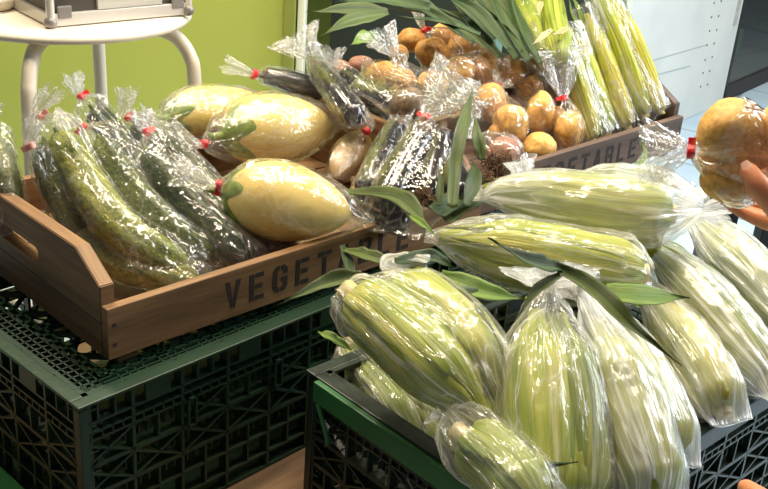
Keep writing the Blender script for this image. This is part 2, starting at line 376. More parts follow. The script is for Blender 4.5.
def cucumber(path, r, mat, label, group, bumpy=.0012, stem=True):
    s = seed(); rf = lambda t, th: r*(.86+.14*math.sin(PI*min(1, t*1.1)))*round_ends(t, .16, .15)
    bf = lambda q, t, th: bumpy*(nz(q, 150, s)+.8*nz(q, 40, s))+.0012*math.cos(5*th)
    rings = body_loft(path, rf, 44, 64, bump=bf)
    o = link('cucumber', loft(rings, cap0=True, cap1=True), mat)
    tag(o, label, 'cucumber', group)
    if stem:
        pts = bez(path, 30); d = pts[0]-pts[1]; d /= np.linalg.norm(d)
        st = MB().tube([pts[0]-d*.004, pts[0]+d*.002, pts[0]+d*.006+Z*.001], [.005, .0035, .003], 10)
        st.build('stem', M['leaf'], o, smooth=True)
    return o
def eggplant(path, r, mat, label, group, calyx_mat, fat=True, lobes=5, clen=.23, name='eggplant'):
    s = seed()
    if fat: prof = lambda t: (math.sin(PI*min(1.0, max(0, t))**.82)**.62)*(.90+.10*t)
    else: prof = lambda t: round_ends(t, .07, .16)*(.72+.28*smooth01(t*1.3))
    rf = lambda t, th: max(.0008, r*prof(t))*(1+.02*math.cos(3*th+s))
    rings = body_loft(path, rf, 56, 56)
    o = link(name, loft(rings, cap0=True, cap1=True), mat); tag(o, label, 'eggplant', group)
    # calyx hugging the stem end
    pts = bez(path, 56); fr = frames(pts); L = sum(np.linalg.norm(pts[i+1]-pts[i]) for i in range(55)); R = []
    n = 14
    for i in range(n):
        ring = []
        for k in range(60):
            th = 2*PI*k/60
            lob = .30+.70*abs(math.cos(th*lobes/2+s))**2.6*(.75+.5*abs(mn.noise(Vector((math.cos(th)*1.3+s, math.sin(th)*1.3, 0)))))+.06*mn.noise(Vector((th*5, s, 0)))
            t = (i/(n-1))*clen*lob; ii = min(54, int(t*55)); u = t*55-ii
            p = pts[ii]*(1-u)+pts[ii+1]*u; T, a, b = fr[ii]
            ring.append(p+(a*math.cos(th)+b*math.sin(th))*(rf(max(t, .004), th)+.0022*(1.15-(i/(n-1))**3)))
        R.append(ring)
    c = link('calyx', loft(np.array(R), cap0=True), calyx_mat, o)
    d = pts[0]-pts[2]; d /= np.linalg.norm(d)
    MB().tube([pts[0]-d*.004, pts[0]+d*.012, pts[0]+d*.024+Z*.003], [.0085, .0065, .006], 12).build('stem', calyx_mat, o, smooth=True)
    return o
def potato(c, rx, ry, rz, mat, label, group, name='potato', cat='potato', rot=None):
    s = seed(); bm = bmesh.new(); bmesh.ops.create_icosphere(bm, subdivisions=4, radius=1.0)
    rng = random.Random(int(s*100)); E = Matrix.Rotation(rot if rot is not None else rng.uniform(-.5, .5), 3, 'Y') @ Matrix.Rotation(rng.uniform(-.3, .3), 3, 'Z')
    for v in bm.verts:
        n = v.co.normalized(); k = 1+.10*mn.noise(n*1.3+Vector((s, 0, 0)))+.035*mn.noise(n*3.1+Vector((0, s, 0)))
        d = min((n-Vector(e).normalized()).length for e in ((.6, -.7, .4), (-.5, -.8, .5), (.1, -.6, .9), (.8, .2, .6)))
        k -= .035*math.exp(-(d/.09)**2)
        v.co = E @ Vector((n.x*rx*k, n.y*ry*k, n.z*rz*k))
    me = bpy.data.meshes.new('p'); bm.to_mesh(me); bm.free(); me.transform(Matrix.Translation(Vector(c)))
    o = link(name, me, mat); tag(o, label, cat, group); return o

def leaf_mesh(path, w, up=Z, fold=.25, wave=.004, n=34, tip=.9, base=.5, twist=0.0, thick=.0005):
    """long blade with a mid-rib fold, tapering to a tip; two skins give it thickness"""
    s = seed(); pts = bez(path, n); fr = frames(pts, up); m = 9; rings = []
    for i, (p, (T, a, b)) in enumerate(zip(pts, fr)):
        t = i/(n-1); tw = twist*t; a2 = a*math.cos(tw)+b*math.sin(tw); b2 = -a*math.sin(tw)+b*math.cos(tw)
        ww = w*(base+(1-base)*smooth01(t*3))*(1-smooth01((t-(1-tip))/tip)**1.3 if t > 1-tip else 1.0); ww = max(ww, .0006)
        top = []; bot = []
        for k in range(m):
            x = -1+2*k/(m-1); y = fold*ww*abs(x)+wave*abs(x)**2*mn.noise(Vector((t*7+s, x*1.5, s)))
            q = p+b2*(x*ww*.5)+a2*y
            top.append(q+a2*thick); bot.append(q-a2*thick)
        rings.append(top+bot[::-1])
    return loft(np.array(rings), cap0=True, cap1=True)
def corn_husk_rings(path, r, s, N_=60, M_=72, taper_tip=.34, taper_base=.22, layers=5, twist=.5):
    def rf(t, th):
        k = round_ends(t, taper_base, .0001) if t < taper_base else 1.0
        k = .35+.65*k if t < taper_base else 1.0
        if t > 1-taper_tip: k = 1-.80*smooth01((t-1+taper_tip)/taper_tip)**1.2
        rr = r*k
        ph = (layers*th/(2*PI)+twist*t+.10*mn.noise(Vector((t*3, s, th*.3)))) % 1.0
        rr += .0042*(ph**1.6)*min(1, k*1.5)
        rr += .0009*math.sin(th*23+3*math.sin(t*4+s))+.002*mn.noise(Vector((math.cos(th)*1.4, math.sin(th)*1.4+s, t*3)))
        return max(rr, .0015)
    return body_loft(path, rf, M_, N_)
def corn(path, r, mat, label, group, stalk=True, silk=False, flags=0, cap='corn', name='corn_ear', stalk_len=.02):
    """ear of corn in its husk; path runs from the stalk end to the silk end"""
    s = seed(); o = link(name, loft(corn_husk_rings(path, r, s), cap0=True, cap1=True), mat)
    tag(o, label, cap, group)
    pts = bez(path, 40); d0 = pts[0]-pts[2]; d0 /= np.linalg.norm(d0); d1 = pts[-1]-pts[-3]; d1 /= np.linalg.norm(d1)
    rng = random.Random(int(s*100)); fr = frames(pts)
    # outer wrapper leaves lying against the ear
    for j in range(3):
        th = rng.uniform(0, 2*PI); P = []
        for t in (0.03, .2, .4, .6, .8, 1.0):
            i = min(39, int(t*39)); T, a, b = fr[i]; k = [.5, .97, 1.05, 1.04, .80, .30][[0.03, .2, .4, .6, .8, 1.0].index(t)]
            q = th+.5*t; P.append(pts[i]+(a*math.cos(q)+b*math.sin(q))*(r*k+.003))
        T, a, b = fr[5]
        link('husk_leaf', leaf_mesh(P, r*1.25, up=a*math.cos(th)+b*math.sin(th), fold=-.28, wave=.003, tip=.5, base=.7), mat, o)
    if stalk:
        MB().tube([pts[0]+d0*-.008, pts[0]+d0*stalk_len*.6, pts[0]+d0*stalk_len], [r*.40, r*.34, r*.36], 18).build('stalk', M['stalk'], o, smooth=True)
    if silk:
        mb = MB()
        for j in range(70):
            q = pts[-1]-d1*.01; P = [q]; dd = d1+np.array([rng.gauss(0, .35) for _ in range(3)])
            for k in range(4):
                dd = dd+np.array([rng.gauss(0, .5) for _ in range(3)])-Z*.15; dd /= np.linalg.norm(dd); P.append(P[-1]+dd*.009)
            mb.tube(P, .0006, 4)
        mb.build('silk', M['silk'], o)
    for j in range(flags):
        th = rng.uniform(0, 2*PI); T, a, b = fr[-4]; w = a*math.cos(th)+b*math.sin(th)
        P = [pts[-7]+w*r*.8, pts[-3]+w*r*.6, pts[-1]+d1*.03+w*.015, pts[-1]+d1*.075+w*.03-Z*.01]
        link('flag_leaf', leaf_mesh(P, r*.8, up=w, fold=.2, tip=.8), M['leaf_light'], o)
    return o

# ------------------------------------------------------------------ film bags
def bag(content, end, neck, tuft=None, tuft_len=.045, tuft_w=.028, mat='film', label='', group=None, tie=True, gap=.0025, pleats=9, crinkle=.0022,
        tie_mat='tape', N_=72, M_=110, wide=None, name='plastic_bag', slope=.45, flat_end=True, tail=.02, folds=.0025, neck_r=.0065, flagdir=None, lim=True):
    """thin film bag: closed seam at `end`, pulled taut over the content (list of (centre, radius)) and gathered at `neck`, where the film fans out along `tuft`"""
    s = seed(); rng = random.Random(int(s*100))
    end = np.array(end, float); neck = np.array(neck, float); ax = neck-end; L = np.linalg.norm(ax); ax /= L
    e1 = np.cross(ax, Z);  e1 = e1/np.linalg.norm(e1) if np.linalg.norm(e1) > .15 else np.array([1.0, 0, 0]); e2 = np.cross(e1, ax); e2 /= np.linalg.norm(e2)
    if wide is not None:
        w = np.array(wide, float); w -= ax*np.dot(w, ax); w /= np.linalg.norm(w); e1 = w; e2 = np.cross(e1, ax)
    ss = np.linspace(0, L, N_); th = np.arange(M_)*2*PI/M_; dirs = np.stack([np.cos(th), np.sin(th)], 1)
    H = np.full((N_, M_), .004)
    for c, r in content:
        d = np.array(c)-end; sc = d@ax; xy = np.array([d@e1, d@e2]); rr = r+gap
        q = rr*rr-(ss-sc)**2; ok = q > 0
        if ok.any():
            h = (dirs@xy)[None, :]+np.sqrt(q[ok])[:, None]; H[ok] = np.maximum(H[ok], h)
    # film is taut between high points
    H2 = H.copy()
    for i in range(N_):
        H2[i] = np.max(H-slope*np.abs(ss-ss[i])[:, None], axis=0)
    H = H2
    kk = np.array([.25, .5, .25])
    for _ in range(4): H[1:-1] = kk[0]*H[:-2]+kk[1]*H[1:-1]+kk[2]*H[2:]
    # support function -> radius
    R = np.empty_like(H); dth = th[None, :]-th[:, None]; cs = np.cos(dth); msk = cs > .15
    for i in range(N_):
        q = np.where(msk, H[i][None, :]/np.where(msk, cs, 1), 9); R[i] = q.min(1)
    if lim:
        cap = neck_r+(L-ss)*1.15
        R = np.minimum(R, cap[:, None])
    width = np.abs(R).max()
    rings = []
    for i in range(N_):
        x = ss[i]; tn = (L-x)/L; nearneck = math.exp(-(L-x)/.035); nearend = math.exp(-x/.02)
        ring = []
        for k in range(M_):
            r = R[i, k]; t = th[k]
            fl = math.sin(t*pleats+s+1.2*math.sin(x*25+s)+2.0*mn.noise(Vector((x*14, s, math.cos(t)))))
            r2 = r+folds*fl*(.35+1.1*nearneck+.5*nearend)*min(1, r/.012)
            p3 = (x*15, math.cos(t)*r*56, math.sin(t)*r*56)
            r2 += crinkle*(vor(p3, s)[0]-.45)+crinkle*.8*mn.noise(Vector((x*45+s, math.cos(t)*r*60, math.sin(t)*r*60)))
            r2 = max(r2, .0025)
            cx, cy = math.cos(t)*r2, math.sin(t)*r2
            if flat_end and x < tail*1.3:
                w = smooth01(x/(tail*1.3)); cy *= .06+.94*w; cx *= 1.06-.06*w
                cy += .0035*(1-w)*math.sin(cx*90+s)
            ring.append(end+ax*x+e1*cx+e2*cy)
        rings.append(ring)
    if tuft is not None:
        tu = np.array(tuft, float); tu /= np.linalg.norm(tu); nt_ = 22
        f1 = np.cross(tu, e2); f1 /= np.linalg.norm(f1); f2 = np.cross(f1, tu)
        a0 = rng.uniform(0, PI); g1 = e1; g2 = e2; p = neck.copy()
        for i in range(1, nt_+1):
            u = i/nt_; d = ax*(1-smooth01(u*2.5))+tu*smooth01(u*2.5); d /= np.linalg.norm(d)
            p = p+d*tuft_len/nt_
            h1 = g1-d*np.dot(g1, d); h1 /= np.linalg.norm(h1); h2 = np.cross(h1, d)*-1
            h2 = g2-d*np.dot(g2, d)-h1*np.dot(g2, h1); h2 /= np.linalg.norm(h2)
            base = neck_r*(1-.35*math.exp(-u*30))+tuft_w*(u**.85)
            ring = []
            for k in range(M_):
                t = th[k]
                pl = math.sin(t*(pleats-2)+s)+.55*math.sin(t*(pleats+6)+2*s+2*u)
                r = base*(1+.34*pl*min(1, u*3+.15))+.007*u*mn.noise(Vector((u*5+s, math.cos(t)*3, math.sin(t)*3)))+crinkle*1.4*(vor((u*7, math.cos(t)*3, math.sin(t)*3), s)[0]-.4)
                r = max(r, .0015)
                off = u*u*.014*mn.noise(Vector((math.cos(t)*1.6, math.sin(t)*1.6, s)))
                ring.append(p+h1*math.cos(t)*r+h2*math.sin(t)*r*.5+d*off)
            rings.append(ring)
    me = loft(np.array(rings), cap0=flat_end)
    o = link(name, me, M[mat])
    if tuft is not None:
        me.materials.append(M['film_tuft' if mat in ('film', 'film_hand', 'film_dim') else 'film_white']); fm_ = np.zeros(len(me.polygons), dtype=np.int32); fm_[(N_-5)*M_:(len(rings)-1)*M_] = 1; me.polygons.foreach_set('material_index', fm_)
    tag(o, label, 'plastic bag', group)
    if tie:
        mb = MB(); T = ax; n = 20; a, b = e1, e2
        mb.tube([neck-T*.0045, neck-T*.004, neck+T*.004, neck+T*.0045], [neck_r*.9, neck_r*1.18, neck_r*1.18, neck_r*.9], 16)
        fd = np.array(flagdir, float) if flagdir is not None else (CR*rng.uniform(-1, 1)+CU*rng.uniform(-.6, .8)); fd -= T*np.dot(fd, T); fd /= np.linalg.norm(fd)
        sd = np.cross(fd, T)
        mb.box(neck+fd*neck_r*.7-T*.0042-sd*.0008, fd, T, sd, .0115, .0084, .0016)
        mb.build('tape_tie', M[tie_mat], o, bevel=.0004)
    return o

# ------------------------------------------------------------------ setting
def struct(o): o['kind'] = 'structure'; return o
def planar_uv(me, U, V, O=(0, 0, 0)):
    uvl = me.uv_layers.get('UVMap') or me.uv_layers.new(name='UVMap'); O = np.array(O)
    for l in me.loops:
        p = np.array(me.vertices[l.vertex_index].co); uvl.data[l.index].uv = (float(np.dot(p-O, U)), float(np.dot(p-O, V)))
def wood_uv(me, L):
    """grain runs along direction L"""
    L = np.array(L, float); uvl = me.uv_layers.new(name='UVMap')
    for p in me.polygons:
        n = np.array(p.normal); u = L-n*np.dot(L, n)
        if np.linalg.norm(u) < .3: u = np.cross(n, Z) if abs(n[2]) < .9 else TU
        u = u/np.linalg.norm(u); v = np.cross(n, u)
        for li in p.loop_indices:
            q = np.array(me.vertices[me.loops[li].vertex_index].co); uvl.data[li].uv = (float(q@u), float(q@v+.13*n[0]))

X = np.array([1.0, 0, 0]); Y = np.array([0, 1.0, 0])
# floor tiles
m, nt = newmat('pale_floor_tiles'); N = NT(nt); tc = N.n('ShaderNodeTexCoord')
mp = N.n('ShaderNodeMapping', {'Vector': (tc, 'Object'), 'Rotation': (0, 0, rad(28))})
br = N.n('ShaderNodeTexBrick', {'Vector': mp, 'Color1': c3(176, 196, 208), 'Color2': c3(166, 188, 202), 'Mortar': c3(116, 132, 142), 'Scale': 1.0, 'Mortar Size': .006, 'Brick Width': .45, 'Row Height': .45}, offset=0)
nn = N.n('ShaderNodeTexNoise', {'Vector': mp, 'Scale': 5.0, 'Detail': 4}); mx = N.n('ShaderNodeMixRGB', {'Fac': .25, 'Color1': br, 'Color2': (nn, 'Fac')}, blend_type='OVERLAY')
b_ = N.n('ShaderNodeBsdfPrincipled', {'Base Color': mx, 'Roughness': .3}); N.n('ShaderNodeOutputMaterial', {'Surface': b_}); M['tile'] = m
struct(MB().box((-3.5, -1.5, -.05), X, Y, Z, 10, 10.5, .05).build('floor', M['tile'], origin=(0, 0, 0)))

M['far'] = simple('far_plaster', [(.3, c3(150, 158, 160)), (.7, c3(162, 170, 172))], .7, (2, 2, 2))
struct(MB().box((-3.5, 8.9, 0), X, Y, Z, 10, .1, 3.2).build('wall_far', M['far'], origin=(0, 8.9, 0)))
struct(MB().box((6.4, -1.5, 0), X, Y, Z, .1, 10.4, 3.2).build('wall_right', M['far'], origin=(6.4, 3, 0)))
# green wall behind the stool, its edge strip and the dark niche beside it
WY = 3.05
def atY(px, py, y):
    d = ray(px, py); return CO+d*((y-CO[1])/d[1])
xe = atY(283, 40, WY)[0]
struct(MB().box((-3.5, WY, 0), X, Y, Z, 3.5+xe, .12, 3.2).build('wall_left', M['wall'], bevel=.004, origin=(0, WY, 0)))
struct(MB().box((xe+.002, WY-.03, 0), X, Y, Z, .034, .13, 3.2).build('trim_1', M['frame_green'], bevel=.003, origin=(xe, WY, 0)))
struct(MB().box((xe+.04, WY-.01, 0), X, Y, Z, .022, .07, 3.2).build('trim_2', M['pale_strip'], bevel=.003, origin=(xe, WY, 0)))
M['back_green'] = simple('far_wall_paint', [(.3, c3(150, 176, 84)), (.7, c3(164, 188, 96))], .6, (3, 3, 3))
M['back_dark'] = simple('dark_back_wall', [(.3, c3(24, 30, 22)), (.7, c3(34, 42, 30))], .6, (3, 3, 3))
xb0 = atY(345, 30, 3.6)[0]
struct(MB().box((xe-.3, 3.6, 0), X, Y, Z, xb0-xe+.3, .1, 3.2).build('wall_back', M['back_green'], origin=(xe, 3.6, 0)))
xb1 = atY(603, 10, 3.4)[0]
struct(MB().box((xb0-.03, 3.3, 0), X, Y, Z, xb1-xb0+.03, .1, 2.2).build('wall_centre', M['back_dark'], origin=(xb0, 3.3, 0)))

# pale perforated panel and dark display case on the right, standing on the floor
PA = onz(722, 103, 0); PB = onz(676, 124, 0); pd = PB-PA; pd /= np.linalg.norm(pd); pn = np.cross(pd, Z)
pn = pn if np.dot(pn, CO-PA) > 0 else -pn
def onpanel(px, py): return onplane(px, py, PA, pn)
def pbox(mb, s0, s1, z0, z1, dpt=.04, off=0): return mb.box(PA+pd*s0+Z*z0-pn*dpt+pn*off, pd, Z, pn, s1-s0, z1-z0, dpt)
M['panel'] = simple('pale_blue_panel', [(.3, c3(198, 200, 192)), (.5, c3(214, 216, 208)), (.7, c3(228, 228, 218))], .3, (1.6, 1.6, 1.6), detail=3)
M['panel_line'] = simple('panel_reflection', [(.3, c3(168, 176, 176)), (.7, c3(176, 184, 184))], .5)
M['glass_grey'] = simple('grey_green_glass', [(.3, c3(96, 126, 118)), (.7, c3(120, 148, 138))], .12, (2, 2, 2))
q = onpanel(628, 20); sL = float(np.dot(q-PA, pd))
p = empty('shop_door_panel', PA+pd*sL/2); tag(p, 'tall pale blue panel with two columns of small dark holes, on the tiled floor', 'panel')
pbox(MB(), 0, sL, 0.0, 2.9).build('panel_sheet', M['panel'], p, bevel=.003)
hb = MB()
for (px, py) in [(714, 3), (721, 1), (711.5, 17), (718.5, 16), (709.5, 31), (716.5, 30), (707, 45), (714, 43.5), (705, 60), (712, 57), (703, 73), (709.5, 71), (700.5, 86.5), (707.5, 84.5)]:
    c = onpanel(px, py); a = pd; b = Z; n = 12
    hb.prism([c+(a*math.cos(2*PI*k/n)+b*math.sin(2*PI*k/n))*.0052 for k in range(n)], pn, .0015)
hb.build('hole_pattern', M['case_dark'], p)
sb = MB()
for A, B in (((640, 64), (706, 45)), ((652, 76), (690, 66))): sb.bar(onpanel(*A), onpanel(*B), .006, pn, .0012)
sb.build('seam', M['panel_line'], p)  # these lines are reflections in the panel, painted as thin bars
# narrow cloudy film strip at the top right of the panel
c0 = onpanel(735, 25); s0 = float(np.dot(c0-PA, pd)); pbox(MB(), .03, s0+.03, c0[2], 2.85, .002, .0025).build('sticker_strip', M['alu'], p)
fr = MB(); pbox(fr, sL+.002, sL+.05, 0, 2.9, .06, .01)
fo = fr.build('trim_3', M['pale_strip'], bevel=.003, origin=PA+pd*sL); struct(fo)
gl = MB(); pbox(gl, sL+.052, sL+.9, 0, 2.9, .02); struct(gl.build('window_1', M['glass_grey'], origin=PA+pd*(sL+.5)))
# dark display cabinet right of the panel
dk = empty('display_cabinet', PA-pd*.6); tag(dk, 'dark glass fronted display cabinet right of the pale blue panel', 'cabinet')
M['cab_glass'], nt = newmat('dark_cabinet_glass'); N = NT(nt)
geo = N.n('ShaderNodeNewGeometry'); ior = N.n('ShaderNodeMix', {0: (geo, 'Backfacing')}); ior.inputs[2].default_value = 1.5; ior.inputs[3].default_value = 1/1.5
fre = N.n('ShaderNodeFresnel', {'IOR': ior}); g1 = N.n('ShaderNodeBsdfTransparent', {'Color': (.8, .84, .8, 1)}); g2 = N.n('ShaderNodeBsdfGlossy', {'Roughness': .04})
N.n('ShaderNodeOutputMaterial', {'Surface': N.n('ShaderNodeMixShader', {0: fre, 1: g1, 2: g2})})
M['cab_wood'] = simple('dark_cabinet_board', [(.3, c3(34, 28, 24)), (.7, c3(50, 42, 36))], .5)
W1, HT, DP = 1.4, 2.6, .5
bd = MB(); o_ = PA-pd*.005
bd.box(o_-pd*W1-pn*DP, pd, Z, pn, W1, .08, DP); bd.box(o_-pd*W1-pn*DP+Z*(HT-.1), pd, Z, pn, W1, .1, DP)
bd.box(o_-pd*W1-pn*DP, pd, Z, pn, W1, HT, .02); bd.box(o_-pd*.03-pn*DP, pd, Z, pn, .03, HT, DP); bd.box(o_-pd*W1-pn*DP, pd, Z, pn, .03, HT, DP)
for z in (1.4,): bd.box(o_-pd*(W1-.03)-pn*(DP-.02)+Z*z, pd, Z, pn, W1-.06, .02, DP-.06)
bd.build('body', M['cab_wood'], dk, bevel=.002)
MB().box(o_-pd*(W1-.03)-pn*.012+Z*.08, pd, Z, pn, W1-.06, HT-.2, .006).build('glass_front', M['cab_glass'], dk)
rng = random.Random(4)
for nm, cc in (('red', c3(170, 40, 44)), ('gold', c3(214, 160, 60)), ('green', c3(70, 104, 50)), ('cream', c3(210, 196, 160))):
    M['box_'+nm] = simple('carton_'+nm, [(.3, cc), (.7, cc)], .4)
rgc = random.Random(9)
for zi, z in enumerate((.08,)):
    x = .05
    while x < .55:
        ww = rgc.uniform(.07, .12); hh = rgc.uniform(.10, .42); cn = rgc.choice(['red', 'gold', 'green', 'green', 'cream'])
        b = MB().box(o_-pd*(x+ww)-pn*.30+Z*(z+.001), pd, Z, pn, ww*.92, hh, .12).build('carton', M['box_'+cn], bevel=.006)
        tag(b, '%s carton standing on a shelf inside the dark display cabinet' % {'red': 'red', 'gold': 'golden', 'green': 'dark green', 'cream': 'cream'}[cn], 'carton', '%s cartons in the dark cabinet' % cn); x += ww+.02
# ------------------------------------------------------------------ stool and aluminium case
SC = ondist(64, 4, 2.15); SZ = SC[2]; SR = .238
M_s = empty('round_stool', (SC[0], SC[1], 0)); tag(M_s, 'white round stool with bent tube legs in front of the green wall', 'stool')
prof = [(0, 0), (SR-.03, 0), (SR-.008, -.002), (SR, -.008), (SR+.001, -.014), (SR-.004, -.019), (SR-.02, -.022), (.02, -.022)]
rings = [[np.array([SC[0]+r*math.cos(2*PI*k/96), SC[1]+r*math.sin(2*PI*k/96), SZ+z]) for k in range(96)] for r, z in prof]
link('seat', loft(np.array(rings)), M['stool_white'], M_s)
def stool_leg(px_top, px_low, yfoot, rr=.0135, mat='stool_white'):
    # direction of this leg from seat centre
    d = np.array([px_low, yfoot, 0]); d = d/np.linalg.norm(d)
    c = np.array([SC[0], SC[1], 0]); zt = SZ-.035
    P = [c+d*(SR*.45)+Z*zt, c+d*(SR*.70)+Z*zt, c+d*(SR*.88)+Z*(zt-.012), c+d*(SR*1.0)+Z*(zt-.05), c+d*(SR*1.04)+Z*(zt-.11), c+d*(SR*1.10)+Z*(zt-.4), c+d*(SR*1.16)+Z*.012]
    P = bez(P, 60)
    MB().tube(P, rr, 20).build('leg', M[mat], M_s, smooth=True)
    MB().tube([P[-1]-Z*.012+Z*0, P[-1]+Z*.02], rr*1.25, 20).build('foot', M['black'], M_s, smooth=True)
for a in (-88, 2, 92, 182): stool_leg(0, math.cos(rad(a)), math.sin(rad(a)))
MB().tube([np.array([SC[0]+.17*math.cos(2*PI*k/48), SC[1]+.17*math.sin(2*PI*k/48), .32]) for k in range(49)], .008, 10, cap=False).build('foot_ring', M['stool_white'], M_s, smooth=True)
# case
K0 = onz(51, 27, SZ+.002); K1 = onz(188, 14, SZ+.002); K2 = onz(15, 9, SZ+.002)
kx = K1-K0; kw = float(np.linalg.norm(kx)); kx /= kw; ky = np.array([-kx[1], kx[0], 0]); kd = .20
kh = .16; ks = empty('aluminium_case', K0+kx*kw/2+ky*kd/2)
tag(ks, 'silver aluminium case with dark panels and rounded corner caps on the white stool', 'case')
MB().box(K0+kx*.004+ky*.004, kx, ky, Z, kw-.008, kd-.008, kh).build('shell', M['case_dark'], ks, bevel=.002)
def ebar(A, B, r, nm, mat): MB().tube([A, B], r, 14).build(nm, mat, ks, smooth=False, bevel=.0005)
for a in (0, 1):
    for b in (0, 1): ebar(K0+kx*kw*a+ky*kd*b+Z*.004, K0+kx*kw*a+ky*kd*b+Z*kh, .0075, 'corner_edge', M['alu_edge'])
fb = MB()
for z, t in ((.000, .022), (.062, .012), (.13, .02)): fb.box(K0-ky*.003+Z*z+kx*.004, kx, ky, Z, kw-.008, .009, t); fb.box(K0-kx*.003+Z*z+ky*.004, kx, ky, Z, .009, kd-.008, t)
fb.build('edge_rail', M['alu_edge'], ks, bevel=.0015)
fp = MB(); fp.box(K0-ky*.001+kx*.088+Z*.023, kx, ky, Z, .128, .006, .045); fp.build('front_plate', M['alu'], ks, bevel=.001)
MB().box(K0-ky*.0045+kx*.012+Z*.013, kx, ky, Z, .026, .006, .022).build('corner_plate', M['case_corner'], ks, bevel=.002)
MB().box(K0-ky*.0045+kx*(kw-.036)+Z*.013, kx, ky, Z, .026, .006, .022).build('corner_plate', M['case_corner'], ks, bevel=.002)
for a in (0, 1):
    bm = bmesh.new(); bmesh.ops.create_uvsphere(bm, u_segments=20, v_segments=12, radius=.0115); me = bpy.data.meshes.new('c'); bm.to_mesh(me); bm.free()
    me.transform(Matrix.Translation(Vector(K0+kx*kw*a+Z*.0075))); link('corner_cap', me, M['case_corner'], ks)
# white dish beside case
q = onz(-6, 8, SZ+.001); wb = MB()
wb2 = [[q+np.array([r*math.cos(2*PI*k/40), r*math.sin(2*PI*k/40), z]) for k in range(40)] for r, z in ((.02, 0.001), (.032, .001), (.036, .008), (.038, .02), (.035, .02), (.03, .006), (.01, .004))]
tag(link('white_lid', loft(np.array(wb2), cap0=True, cap1=True), M['stool_white']), 'small white lid on the stool seat left of the case', 'lid')

# ------------------------------------------------------------------ tables under the crates
CB = C1[2]-.233                      # level the crates stand on
TW = empty('display_table', (0.2, 1.6, 0)); tag(TW, 'low brown board table under the green crates', 'table')
LT = [(-.30, -.08), (.16, -.08), (.14, -.52), (.84, -.56), (.87, -.03), (1.26, -.03), (1.26, .50), (-.30, .50)]
LP = lambda a, b, z: np.array([C1[0], C1[1], 0])+C1U*a+C1V*b+Z*z
tb = MB().prism([LP(a, b, CB-.022) for a, b in LT], Z, .0215).mesh('t', .002); wood_uv(tb, C1U); link('tabletop', tb, M['board'], TW, False)
for a, b in ((-.26, -0.02), (1.18, .02), (1.18, .36), (-.26, .42), (.2, -.48), (.78, -.50)): MB().box(LP(a, b, 0), C1U, C1V, Z, .04, .04, CB-.022).build('leg', M['black'], TW, bevel=.002)
# bright green shallow base tray under the left crate
g0 = C1+C1U*-.022+C1V*-.012; g0[2] = CB

